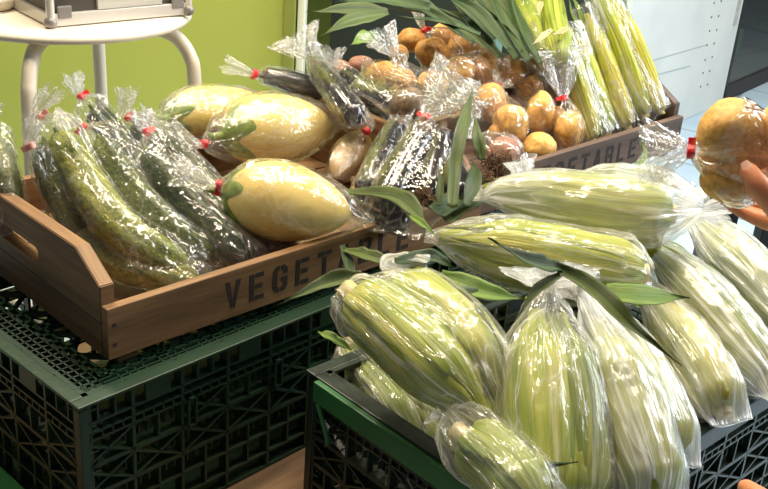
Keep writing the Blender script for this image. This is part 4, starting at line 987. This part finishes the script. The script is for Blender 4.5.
bag(content, P(360, 72, .18), P(470, 104, .17), CR*.6-CU*.5, tuft_len=.03, tuft_w=.02, mat='film', label='clear bag of three brown roots between black eggplants and potatoes', group='clear film bags without tape in view', tie=False, crinkle=.0035, slope=.3, wide=CU, tail=.01)
# onion and bulb by the silk
c = P(504, 152, .10); potato(c, .030, .03, .026, M['sweet'], 'pinkish onion between the potatoes and the corn silk', None, name='onion', cat='onion')
bag([(c, .03)], c+CR*.042-CU*.02, c-CR*.04+CU*.028, -CR+CU*.5, tuft_len=.03, tuft_w=.018, mat='film', label='clear film around the pinkish onion', group='clear film bags without tape in view', tie=False)
c = P(548, 190, .10)

# ------------------------------------------------------------------ long wrapped corn in the rear tray
GL_ = 'long wrapped corn ears in the rear tray'
def LQ(px, py, h0=.045, k=.42): return pile(px, py, h0, k, .06)
def onU(px, py, u0): return onplane(px, py, TB+TU*u0, TU)
LONG = [((563, 40), (592, 139), 11, 1.21, 'husk_pale', 'slim yellow corn ear right behind the white tuft'),
        ((570, 28), (607, 132), 13, 1.255, 'husk', 'broad green-yellow corn ear, second from the left of the long row'),
        ((586, 14), (628, 126), 11, 1.295, 'husk_pale', 'corn ear in the middle of the long row, under a white streak of film'),
        ((594, -14), (645, 114), 11.5, 1.33, 'husk', 'long corn ear second from the right of the row, green toward its top'),
        ((608, -8), (661, 111), 9.5, 1.357, 'husk_pale', 'rightmost long corn ear, at the cut end board of the rear tray')]
LP_ = []
for i, (a, b, r, u0, mt, lab) in enumerate(LONG):
    A = onU(*a, u0); B_ = onU(*b, u0); D = np.linalg.norm((A+B_)/2-CO); r_ = r*D/F*.9
    corn([B_, (A+B_)/2+Z*.006, A], r_, M[mt], lab, GL_, stalk=True, flags=1, stalk_len=.008); LP_.append((A, B_, r_))
def long_bag(idx, lab, mat='film_long', **k):
    A = np.mean([LP_[i][0] for i in idx], 0); B_ = np.mean([LP_[i][1] for i in idx], 0); d = perp(A, B_)
    content = [(LP_[i][0]*(1-t)+LP_[i][1]*t, LP_[i][2]*1.05) for i in idx for t in np.linspace(.0, .97, 12)]
    return bag(content, B_+d*.016, A-d*.02, None, mat=mat, label=lab, group='long clear sleeves on the rear corn', tie=False, slope=.25, pleats=6, crinkle=.003, folds=.0022, neck_r=.03, gap=.004, wide=TU, tail=.012, **k)
long_bag([0, 1], 'clear sleeve around the two left ears of the long corn row')
long_bag([2], 'clear sleeve with a bold white streak around the middle ear of the long row')
long_bag([3, 4], 'clear sleeve around the two right ears of the long corn row')

# ------------------------------------------------------------------ foliage
def leaf(px_pts, w, mat, label, group=None, cat='leaf', up=None, **k):
    pts = [P(*p) if len(p) == 3 else p for p in px_pts]
    L = leaf_mesh(pts, w, up=up if up is not None else (Z*.6-CF*.6), **k)
    return tag(link('corn_leaf', L, M[mat]), label, cat, group)
GF = 'dark corn leaves heaped behind the potatoes'
rng = random.Random(11)
FL = [((500, 58), (468, 22), (436, -22)), ((516, 60), (486, 15), (458, -30)), ((528, 62), (502, 20), (480, -25)), ((540, 64), (520, 22), (506, -20)), ((488, 50), (440, 18), (372, 6)),
      ((474, 44), (420, 8), (350, -10)), ((552, 62), (532, 20), (536, -25)), ((508, 50), (472, 8), (420, -14)), ((532, 50), (500, 4), (472, -28)), ((494, 40), (458, 5), (428, -20)), ((520, 52), (512, 12), (498, -22)),
      ((462, 36), (432, 14), (390, -6)), ((510, 44), (478, 26), (430, 4)), ((524, 56), (494, 28), (452, 10)), ((536, 58), (510, 30), (478, 2)), ((480, 36), (446, 24), (398, 16)), ((500, 30), (482, 0), (468, -24)), ((545, 50), (528, 10), (520, -26)), ((456, 30), (410, -2), (360, -20))]
for i, tr in enumerate(FL):
    pts = [pile(x, y, .10+.015*(i % 4), .50, .12) for x, y in tr]
    o = link('corn_leaf', leaf_mesh(pts, .020+.010*rng.random(), up=Z-CF*.4, fold=.3, tip=.7, twist=rng.uniform(-.9, .9)), M['leaf_dark' if i % 4 else 'leaf'])
    tag(o, 'long dark green corn leaf in the heap behind the potatoes', 'leaf', GF)
# leaves reaching left in front of the green wall
def lf3(pts, w, mat, lab, h=.27, **k):
    q = [pile(x, y, h, .2, .3) for x, y in pts]; o = link('corn_leaf', leaf_mesh(q, w, up=Z*.5-CF*.8, fold=.15, **k), M[mat]); tag(o, lab, 'leaf')
lf3([(388, 12), (350, 10), (306, 12)], .034, 'leaf', 'broad green leaf pointing left in front of the green wall, the upper one', tip=.7, base=.4)
lf3([(385, 14), (350, 22), (320, 36)], .036, 'leaf', 'broad green leaf pointing down left in front of the green wall', tip=.8, base=.4)
lf3([(378, 36), (362, 40), (350, 45)], .034, 'leaf_light', 'short bright green leaf tip left of the potatoes', tip=.8, base=.5)
lf3([(430, 8), (385, -2), (335, 2)], .04, 'leaf_dark', 'dark broad leaf along the top edge above the bright leaves', tip=.6)
# husk-wrapped ears above the white tuft
hk = [pile(548, 60, .12, .45, .1), pile(530, 20, .12, .45, .1), pile(515, -20, .12, .45, .1)]
corn(hk, .032, M['husk_dark'], 'dull green corn ear in husk above the white tuft, behind film', None, stalk=False, flags=0)
hk2 = [pile(560, 60, .15, .45, .1), pile(552, 20, .15, .45, .1), pile(548, -22, .15, .45, .1)]
corn(hk2, .027, M['husk_dark'], 'dull green corn ear with dried husk tips, next to the long row', None, stalk=False, flags=0)
for j, (a, b, c_) in enumerate((((552, 30), (540, 40), (530, 46)), ((568, 28), (558, 35), (548, 32)), ((541, 2), (539, 10), (540, 18)))):
    q = [pile(*t, .19, .45, .1) for t in (a, b, c_)]
    tag(link('dried_leaf', leaf_mesh(q, .014, up=Z-CF, fold=.4, tip=.8), M['dry']), 'curled dried husk tip above the white tuft, the %s' % ['lower left', 'lower right', 'uppermost'][j], 'leaf')
bag([(p, .033) for p in bez(hk, 8)], hk[0]+perp(hk[1], hk[0])*.03, hk[2]+perp(hk[1], hk[2])*.03, None, mat='film', label='clear crinkled film over the dull green ear above the white tuft', tie=False, crinkle=.003)

# ------------------------------------------------------------------ bagged corn in the front crate
GN = 'corn ears in the front crate'; GM = 'milky bags on the front corn'
EARS = {}
def ear(key, path, r, mat, lab, **k):
    o = corn(path, r, M[mat], lab, GN, **k); EARS[key] = (path, r); return o
def cbag(keys, end, neck, td, lab, mat='film_soft', tl=.05, tw=.03, tie=False, cr=.0026, folds=.0044, gap=.005, slope=.35, pleats=11, wide=None, tail=.03, nr=.010, **k):
    content = []
    for kx_ in keys:
        path, r = EARS[kx_]; pts = bez(path, 14)
        for i, p in enumerate(pts):
            t = i/13; content.append((p, r*(1.08 if .12 < t < .7 else (.75 if t <= .12 else 1.08-.75*smooth01((t-.7)/.3)))))
    tv = None if td is None else (CR*td[0]+CU*td[1]-CF*(td[2] if len(td) > 2 else 0))
    return bag(content, end, neck, tv, tuft_len=tl, tuft_w=tw, mat=mat, label=lab, group=GM, tie=tie, crinkle=cr, folds=folds, gap=gap, slope=slope, pleats=pleats, wide=wide, tail=tail, neck_r=nr, N_=84, M_=120, **k)
# deep fill: ears lying in the bottom of the crate
for i, (a, b) in enumerate((((420, 330, -.12), (520, 470, -.14)), ((520, 300, -.12), (600, 440, -.14)), ((600, 280, -.11), (690, 400, -.13)), ((660, 250, -.10), (750, 350, -.12)))):
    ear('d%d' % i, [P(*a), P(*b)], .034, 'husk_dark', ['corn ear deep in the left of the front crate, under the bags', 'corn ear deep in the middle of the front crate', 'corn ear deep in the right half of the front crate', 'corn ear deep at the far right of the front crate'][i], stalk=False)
# K5 inside, left
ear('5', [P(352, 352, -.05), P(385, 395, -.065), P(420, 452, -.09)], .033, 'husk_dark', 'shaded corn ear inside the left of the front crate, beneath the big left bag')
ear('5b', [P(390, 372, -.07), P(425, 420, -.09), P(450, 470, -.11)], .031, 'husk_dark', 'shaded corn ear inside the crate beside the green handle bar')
cbag(['5', '5b'], P(440, 478, -.10), P(347, 345, -.045), None, 'milky bag hanging inside the crate along the green handle bar', tl=.02, tw=.02)
# K6 bottom
ear('6', [P(468, 440, .035), P(506, 470, .03), P(548, 520, .02)], .033, 'husk_dark', 'corn ear at the bottom edge of the picture, below the big left bag')
cbag(['6'], P(562, 536, .01), P(450, 414, .045), (-.5, .8), 'milky crumpled bag at the bottom edge, below the big left bag', tl=.012, tw=.012, cr=.0035, folds=.004)
# K10 / K7 right
ear('7', [P(672, 452, -.008), P(645, 388, .03), P(606, 318, .06)], .033, 'husk', 'corn ear resting on the crate rim right of the centre bag', stalk_len=.01)
ear('10', [P(722, 410, -.003), P(696, 360, .03), P(652, 298, .055)], .032, 'husk_pale', 'corn ear between the rim ear and the long rear right bag', stalk_len=.01)
ear('8', [P(764, 378, .005), P(715, 316, .05), P(652, 250, .085)], .036, 'husk_dark', 'corn ear in the long streaked bag at the rear right')
ear('9', [P(800, 330, .02), P(755, 280, .055), P(700, 225, .09)], .036, 'husk_dark', 'corn ear at the far right under the held potatoes')
cbag(['9'], P(812, 345, .02), P(686, 212, .10), (-.7, .8), 'whitish streaked bag at the far right edge under the held potatoes', mat='film_white', tl=.03, tw=.03, folds=.004)
cbag(['8'], P(784, 400, -.003), P(637, 238, .09), (-.7, .6), 'whitish bag with long streaks reaching the right edge of the crate', mat='film_white', tl=.025, tw=.02, folds=.0045)
cbag(['10'], P(730, 424, -.008), P(636, 285, .06), (-.7, .7), 'thin whitish bag on the corn above the right rim, with a rounded end', mat='film_white', tl=.03, tw=.03, folds=.004)
cbag(['7'], P(680, 468, -.015), P(596, 298, .07), (-.6, .7), 'whitish bag on the corn ear hanging over the right rim of the crate', mat='film_white', tl=.03, tw=.03, folds=.0045)
# K3 big left
ear('3a', [P(356, 298, .105), P(420, 350, .085), P(486, 415, .045)], .040, 'husk', 'left corn ear in the big tilted bag at the left of the crate')
ear('3b', [P(400, 284, .115), P(455, 330, .10), P(500, 392, .06)], .036, 'husk', 'right corn ear in the big tilted bag at the left of the crate')
cbag(['3a', '3b'], P(506, 430, .045), P(345, 292, .115), None, 'big milky bag of two corn ears tilted over the left corner of the crate', tl=.016, tw=.010, folds=.0028, cr=.0028, slope=.5, nr=.02)
# K4 centre
ear('4b', [P(650, 500, -.02), P(634, 420, .04), P(594, 325, .09)], .037, 'husk', 'right corn ear of the centre pair, behind a whitish bag')
ear('4a', [P(550, 512, -.02), P(540, 415, .05), P(536, 312, .115)], .041, 'husk', 'left corn ear of the centre pair, in the large upright bag', stalk_len=.01)
ear('4c', [P(582, 510, -.02), P(574, 415, .05), P(560, 315, .115)], .033, 'husk_dark', 'middle corn ear in the large upright bag at the centre')
cbag(['4b'], P(662, 516, -.025), P(580, 298, .105), (-.2, 1), 'whitish bag right behind the large upright centre bag', mat='film_white', tl=.02, tw=.02, folds=.0045)
cbag(['4a', '4c'], P(564, 528, -.03), P(550, 284, .145), (.1, 1), 'large upright milky bag at the front centre, pleated toward its gathered top', tl=.020, tw=.016, folds=.0034, cr=.002, slope=.8, nr=.030, pleats=15)
# K2 middle
ear('2', [P(640, 274, .115), P(560, 262, .125), P(440, 236, .135)], .043, 'husk', 'corn ear lying in the middle, pointing left, above the centre bag', stalk_len=.008)
cbag(['2'], P(424, 240, .135), P(650, 280, .115), None, 'milky bag around the corn ear lying across the middle of the heap', cr=.0026, folds=.0028, slope=.5, tail=.03, nr=.02)
# K1 top
ear('1', [P(668, 214, .165), P(600, 208, .17), P(484, 190, .16)], .040, 'husk', 'corn ear at the top rear of the front heap, in the long whitish bag', stalk_len=.008)
ear('1b', [P(668, 186, .175), P(630, 184, .18), P(585, 182, .18)], .022, 'husk', 'small bright corn ear showing at the top of the long whitish bag')
cbag(['1', '1b'], P(474, 186, .155), P(700, 208, .165), (.3, .1), 'long whitish bag of corn at the top rear of the front heap', mat='film_white', cr=.003, folds=.003, slope=.5, tail=.03, tl=.02, tw=.02, nr=.02)
ear('1c', [P(660, 246, .10), P(640, 240, .105), P(610, 232, .10)], .022, 'husk', 'small corn tip peeping out between the two rear bags', stalk=False)

# loose leaves over the front heap
leaf([(560, 268, .185), (530, 262, .20), (488, 238, .225)], .022, 'leaf_dark', 'dark pointed leaf tip sticking up left above the centre bag', tip=.7)
leaf([(556, 268, .185), (590, 288, .17), (630, 325, .145), (682, 366, .10)], .024, 'leaf', 'long narrow leaf slanting right across the centre bags', tip=.6)
leaf([(560, 275, .18), (535, 292, .17), (515, 322, .15)], .014, 'leaf', 'thin bent leaf in front of the gathered top of the centre bag', tip=.8)
leaf([(606, 292, .12), (640, 296, .12), (690, 298, .11)], .030, 'leaf_light', 'green leaf flap lying right of the centre bag', tip=.5, base=.8, fold=.1)
leaf([(405, 282, .12), (450, 300, .12), (520, 292, .10)], .034, 'leaf', 'broad green leaf under the middle corn ear', tip=.5)
leaf([(440, 276, .125), (480, 292, .12), (530, 300, .11)], .03, 'leaf_light', 'paler leaf beside the broad one under the middle ear', tip=.6)
leaf([(362, 275, .11), (325, 284, .10), (278, 305, .085)], .022, 'leaf', 'long leaf lying over the front board of the left tray', tip=.7, fold=.3)
leaf([(345, 250, .10), (372, 258, .11), (400, 268, .11)], .018, 'leaf', 'dark leaf rising from the stencilled board to the big left bag', tip=.5)
leaf([(342, 246, .10), (350, 268, .09), (352, 288, .085)], .014, 'leaf_dark', 'thin leaf blade hanging down across the stencilled board', tip=.6)
leaf([(348, 192, .13), (392, 196, .15), (412, 208, .15), (428, 228, .145)], .026, 'leaf', 'arched green leaf above the last stencilled letters of the left tray', tip=.4, base=.4)
leaf([(410, 216, .15), (424, 226, .15), (440, 240, .14)], .012, 'leaf_light', 'small leaf blade below the arched leaf', tip=.8)
leaf([(318, 332, .02), (332, 338, .02), (352, 350, .01)], .012, 'leaf_light', 'small pointed leaf at the left corner of the front crate', tip=.3, base=.2)
leaf([(452, 208, .16), (455, 165, .20), (462, 130, .235), (474, 84, .27)], .019, 'leaf', 'tall upright corn leaf between the eggplants and the potatoes', tip=.35, base=.8, fold=.3)
leaf([(482, 160, .17), (477, 135, .20), (474, 112, .22)], .020, 'leaf', 'shorter upright leaf right of the tall one', tip=.8, fold=.2)
leaf([(466, 206, .16), (474, 180, .18), (472, 160, .19)], .022, 'leaf_dark', 'dark leaf base between the two upright leaves', tip=.6)
leaf([(438, 206, .15), (440, 185, .17), (438, 165, .185)], .012, 'leaf', 'narrow pointed leaf left of the tall upright leaf', tip=.8)
leaf([(622, 176, .185), (640, 164, .19), (645, 152, .195), (640, 141, .20)], .012, 'leaf_light', 'small green leaf tip beside the tuft of the held bag', tip=.8)
leaf([(560, 470, .03), (540, 466, .04), (578, 462, .05)], .012, 'leaf_dark', 'small dark leaf tip near the bottom of the centre bag', tip=.6)
leaf([(395, 262, .15), (430, 258, .15), (455, 268, .14)], .02, 'leaf_dark', 'dark leaf tucked behind the left end of the middle ear', tip=.5)
leaf([(436, 214, .14), (456, 200, .14), (486, 186, .13)], .034, 'leaf_dark', 'broad dark leaf lying over the cut end board of the left tray', tip=.4, base=.8, fold=.15)
leaf([(446, 222, .13), (466, 206, .13), (492, 200, .12)], .026, 'leaf', 'dark leaf just in front of the one over the cut end board', tip=.5, base=.8)
# silk tufts
def silk(c, R, n, lab, sd_=1):
    rg = random.Random(sd_); mb = MB()
    for j in range(n):
        q = c+np.array([rg.gauss(0, .5) for _ in range(3)])*R; Q_ = [q]; dd = np.array([rg.gauss(0, 1) for _ in range(3)])
        for k in range(7):
            dd = dd/np.linalg.norm(dd)+np.array([rg.gauss(0, .7) for _ in range(3)])-(Q_[-1]-c)*18; Q_.append(Q_[-1]+dd/np.linalg.norm(dd)*R*.33)
        mb.tube(bez(Q_, 14), .0007, 4, cap=False)
    return tag(mb.build('corn_silk', M['silk'], smooth=True), lab, 'corn silk')
silk(P(498, 168, .155), .018, 130, 'brown tangle of corn silk at the left end of the long whitish bag', 3)
silk(P(424, 196, .15), .010, 70, 'brown corn silk above the arched leaf, left of the upright leaf', 5)
silk(P(486, 178, .16), .009, 50, 'brown corn silk beside the tall upright leaf, the smaller tangle', 8)
# white film loop left of the middle ear and white film end right of the silk
lp_ = [P(428, 262, .155), P(410, 258, .15), P(390, 259, .14), (P(386, 266, .135)), P(402, 270, .135), P(428, 267, .145)]
me = leaf_mesh(lp_, .016, up=Z*.7-CF*.5, fold=.2, tip=.05, base=.9, wave=.008, n=50)
tag(link('bag_end', me, M['film_white']), 'whitish twisted bag end at the left of the middle corn ear', 'plastic bag')
lone_tuft(524, 180, .17, (-.2, 1), 'small white gathered bag end beside the brown corn silk', .03, .014, 'film_white')

# ------------------------------------------------------------------ hand-held bag of potatoes
HD = 1.22
def Q(px, py, dd=0.0): return ondist(px, py, HD+dd)
HP = [((733, 132), 34, 31, .0, 'potato_gold', 'big golden potato at the top of the hand-held bag'), ((737, 176), 35, 29, .012, 'potato_gold', 'big golden potato at the bottom of the hand-held bag'),
      ((778, 135), 24, 34, .012, 'potato_gold', 'potato at the right edge of the hand-held bag, cut by the frame'),
      ((718, 158), 20, 17, .03, 'potato_gold', 'smaller potato at the back of the hand-held bag, near the red tape')]
cont = []
for (c_, rx, ry, dd, mt, lab) in HP:
    c = Q(*c_, dd); sx, sy = rx*HD/F, ry*HD/F
    potato(c, sx, (sx+sy)*.42, sy, M[mt], lab, 'potatoes in the hand-held bag', rot=.1); cont += [(c, min(sx, sy)*.98), (c+CR*(sx-min(sx, sy)), min(sx, sy)*.9)]
bag(cont, Q(812, 162, .01), Q(691, 152), -CR+CU*.0-CF*.1, tuft_len=.052, tuft_w=.022, label='crinkled clear bag with red tape held by the hand at the right edge', mat='film_hand', tie=True, gap=.003, slope=.7, pleats=9, crinkle=.0028, folds=.003, wide=CU, flagdir=-CR*.3+CU, tie_mat='tape')
# person: hands and forearms coming from the right
def skin_body(name, chains, mat, label):
    """one continuous skinned figure; chains = list of (points, radii) rooted on earlier joints by coordinate"""
    bm = bmesh.new(); lay = bm.verts.layers.skin.verify(); reg = {}
    root = None
    for pts, rs in chains:
        prev = None
        for p, r in zip(pts, rs):
            key = tuple(np.round(p, 4))
            if key in reg: v = reg[key]
            else:
                v = bm.verts.new(tuple(map(float, p))); v[lay].radius = (r, r) if not isinstance(r, tuple) else r; reg[key] = v
            if root is None: root = v; v[lay].use_root = True
            if prev is not None and prev != v and bm.edges.get((prev, v)) is None: bm.edges.new((prev, v))
            prev = v
    me = bpy.data.meshes.new(name); bm.to_mesh(me); bm.free()
    o = bpy.data.objects.new(name, me); COL.objects.link(o)
    sk = o.modifiers.new('skin', 'SKIN'); sk.use_smooth_shade = True; sk.branch_smoothing = .6
    sb = o.modifiers.new('sub', 'SUBSURF'); sb.levels = 2; sb.render_levels = 2
    dg = bpy.context.evaluated_depsgraph_get(); ev = o.evaluated_get(dg); m2 = bpy.data.meshes.new_from_object(ev)
    bpy.data.objects.remove(o); m2.name = name
    return m2
def H(px, py, dd): return Q(px, py, dd)
# palm lies behind and below the bag; thumb comes round the front
wr = H(840, 262, .05); pm = H(803, 222, .045); hand = []
k1_ = H(770, 222, .065); k2_ = H(772, 205, .082); k3_ = H(778, 188, .095); k4_ = H(786, 170, .10)
ch = [([wr, pm], [.027, .027])]
for kk_, tipx, mid, r0 in ((k1_, (722, 196, .07), (744, 212, .078), .0092), (k2_, (716, 176, .085), (742, 196, .10), .0096), (k3_, (718, 155, .09), (745, 175, .115), .0096), (k4_, (730, 135, .09), (755, 152, .115), .0088)):
    m1 = H(*mid); tp = H(*tipx); ch.append(([pm, kk_, m1, (m1+tp)/2+CF*.004, tp], [.027, .0125, r0, r0*.94, r0*.8]))
t0 = H(792, 218, .012); t1 = H(775, 204, -.024); t2 = H(757, 184, -.036); t3 = H(744, 165, -.030)
ch.append(([pm, t0, t1, t2, t3], [.03, .023, .0152, .0125, .0098]))
el = np.array([.71, 1.02, 1.04]); sR = np.array([.84, .985, 1.25]); sL = np.array([.82, .62, 1.22]); el2 = np.array([.62, .62, .93])
sc_ = (sR+sL)/2+np.array([.02, 0, 0]); belly = np.array([.90, .80, 1.02]); hip = np.array([.93, .80, .86])
ch.append(([wr, (wr+el)/2, el], [.027, .036, .041]))
D2 = .98
def Q2(px, py, d=0.0): return ondist(px, py, D2+d)
wr2 = Q2(852, 566, .0); pm2 = Q2(806, 528, .0)
root_ch = [([hip, belly, sc_], [.125, .12, .115]), ([sc_, sR], [.115, .062]), ([sR, (sR+el)/2, el], [.062, .050, .041]), ([sc_, sL, (sL+el2)/2, el2, (el2+wr2)/2, wr2, pm2], [.115, .062, .050, .041, .035, .026, .026])]
for j, (a, b) in enumerate((((774, 505), (756, 494)), ((770, 518), (748, 506)), ((768, 531), (746, 520)), ((770, 543), (750, 536)))):
    A = Q2(*a, .004*j); B2 = Q2(*b, .012+.004*j); ch.append(([pm2, A, B2, B2+(B2-A)*.45+CF*.016], [.026, .0098, .0090, .0078]))
A = Q2(788, 500, -.02); ch.append(([pm2, A, Q2(768, 489, -.02)], [.026, .0118, .0098]))
nk_ = sc_+np.array([-.02, 0, .12]); hd1 = nk_+np.array([-.035, 0, .085]); hd2 = hd1+np.array([.015, 0, .085])
root_ch.append(([sc_, nk_, hd1, hd2], [.115, .045, .084, .094]))
leg_ch = []
for s_ in (-1, 1):
    h0_ = hip+np.array([0, .085*s_, -.05]); kn = h0_+np.array([-.01, .01*s_, -.38]); an = h0_+np.array([.02, .01*s_, -.74]); an[2] = .07
    leg_ch.append(([hip, h0_, kn, an], [.125, .088, .058, .042])); root_ch.append(([hip, h0_, kn, an, an+np.array([-.08, 0, -.03]), an+np.array([-.17, 0, -.045])], [.125, .083, .052, .036, .034, .022]))
me = skin_body('person', root_ch+ch, None, '')
per = link('person', me, M['skin'], origin=(.93, .80, 0)); tag(per, 'person at the right in dark clothes, bare hand gripping the bag of potatoes', 'person')
def garment(nm, keep, off, mt):
    m2 = per.data.copy(); m2.materials.clear(); m2.name = nm; bm = bmesh.new(); bm.from_mesh(m2); W0 = Vector(per['_o']); bm.normal_update()
    dead = [v for v in bm.verts if not keep(v.co+W0)]
    for v in bm.verts: v.co += v.normal*off
    bmesh.ops.delete(bm, geom=dead, context='VERTS'); bm.to_mesh(m2); bm.free(); m2.transform(Matrix.Translation(W0))
    o = link(nm, m2, mt, per); so = o.modifiers.new('solid', 'SOLIDIFY'); so.thickness = .004; return o
garment('shirt', lambda p: .80 < p.z < 1.40 and p.x > .735 and not (p.z > 1.29 and math.hypot(p.x-nk_[0], p.y-nk_[1]) < .085), .014, M['sleeve'])
garment('trousers', lambda p: .08 < p.z < .86 and p.x > .70, .010, M['trouser'])
for s_ in (-1, 1):
    f_ = np.array([per.location[0]-.08+.02, .80+.095*s_, 0]); rg_ = []
    for t in np.linspace(0, 1, 14):
        w_ = .040*(math.sin(PI*(.12+.80*t))**.6); h_ = .075-.035*smooth01(t*1.6); x_ = .06-.24*t
        rg_.append([f_+np.array([x_, w_*math.cos(a), .003+max(0, h_*(.5+.5*math.sin(a)))]) for a in np.linspace(0, 2*PI, 24, endpoint=False)])
    link('shoe', loft(np.array(rg_), cap0=True, cap1=True), M['black'], per)
# head: hair, eyes, nose, mouth, ears
hc = (hd1+hd2)/2; bm = bmesh.new(); bmesh.ops.create_icosphere(bm, subdivisions=4, radius=1)
for v in list(bm.verts):
    n = v.co.copy()
    if n.x < -.12 and n.z < .60 or n.z < -.6: bm.verts.remove(v); continue
    k = 1+.03*mn.noise(n*4); v.co = Vector(hc)+Vector((n.x*.102*k+.012, n.y*.092*k, n.z*.125*k+.022))
me = bpy.data.meshes.new('hair'); bm.to_mesh(me); bm.free(); hr = link('hair', me, M['hair'], per); so = hr.modifiers.new('solid', 'SOLIDIFY'); so.thickness = .006
def blob(nm, c, sx, sy, sz, mt):
    bm = bmesh.new(); bmesh.ops.create_icosphere(bm, subdivisions=3, radius=1)
    for v in bm.verts: v.co = Vector(c)+Vector((v.co.x*sx, v.co.y*sy, v.co.z*sz))
    me = bpy.data.meshes.new(nm); bm.to_mesh(me); bm.free(); return link(nm, me, mt, per)
for s_ in (-1, 1):
    blob('eye', hc+np.array([-.070, .030*s_, .012]), .008, .013, .007, M['eye']); blob('ear', hc+np.array([.005, .080*s_, .0]), .018, .010, .030, M['skin'])
blob('nose', hc+np.array([-.084, 0, -.012]), .016, .012, .022, M['skin']); blob('mouth', hc+np.array([-.074, 0, -.046]), .008, .022, .006, M['lip'])
# thumb nail
nd = t3-t2; nd /= np.linalg.norm(nd); up_ = -CF*.8+CU*.3-CR*.3; up_ -= nd*np.dot(up_, nd); up_ /= np.linalg.norm(up_); sd3 = np.cross(nd, up_)
rg = [[t3+nd*(x-.001)+sd3*(y*w_)+up_*(.0092*math.sqrt(max(0, 1-(y*w_/.0105)**2))+.0002) for y in np.linspace(-1, 1, 9)] for x, w_ in ((-.010, .0042), (-.007, .0054), (-.002, .0056), (.002, .0040))]
link('thumb_nail', loft(np.array(rg), closed=False), M['nail'], per)

# ------------------------------------------------------------------ light
w = bpy.data.worlds.new('world'); scn.world = w; w.use_nodes = True
bg = w.node_tree.nodes['Background']; bg.inputs[0].default_value = (.85, .92, 1.0, 1); bg.inputs[1].default_value = .08
def area(name, loc, target, size, power, col, shape='SQUARE', sy=None):
    l = bpy.data.lights.new(name, 'AREA'); l.energy = power; l.color = col; l.shape = shape if sy is None else 'RECTANGLE'; l.size = size
    if sy: l.size_y = sy
    o = bpy.data.objects.new(name, l); COL.objects.link(o); o.location = loc
    o.rotation_euler = (Vector(target)-Vector(loc)).to_track_quat('-Z', 'Y').to_euler(); return o
area('overhead_light', (-.25, 2.1, 2.7), (-.1, 1.6, .7), .16, 32, (1, .85, .63), sy=1.3)  # warm key light, stretched long and thin for longer film highlights
area('overhead_light', (.65, 1.9, 2.7), (.5, 1.6, .7), .16, 33, (1, .87, .68), sy=1.3)  # second key light, also lengthened to streak the film
area('overhead_light', (-1.0, 2.3, 2.7), (-.7, 2.8, .8), .25, 42, (1, .88, .70))  # added to brighten the green wall
area('overhead_light', (-.5, 1.2, 2.75), (-.2, 1.5, .7), .14, 15, (1, .84, .62))  # small light added for sparkles on the bags
area('overhead_light', (.2, 1.5, 2.75), (.2, 1.5, .7), .10, 8, (1, .90, .74))  # another small added light, for more glints on the film
area('shop_window_daylight', (2.6, 2.2, 1.9), (.4, 1.4, .7), 1.5, 84, (.86, .92, 1.0), sy=1.5)
area('street_daylight', (2.2, 3.2, 2.8), (1.6, 4.8, .6), 1.6, 80, (.93, .96, 1.0), sy=1.4)
area('cabinet_fill_light', tuple(o_-pd*.3-pn*.10+Z*1.36), tuple(o_-pd*.3-pn*.3), .3, 14, (1, .85, .65))  # added inside the cabinet so that the cartons show
scn.view_settings.view_transform = 'Standard'; scn.view_settings.look = 'None'; scn.view_settings.gamma = 1; scn.view_settings.exposure = .12
scn.view_settings.use_curve_mapping = False
scn.cycles.transparent_max_bounces = 48; scn.cycles.max_bounces = 10
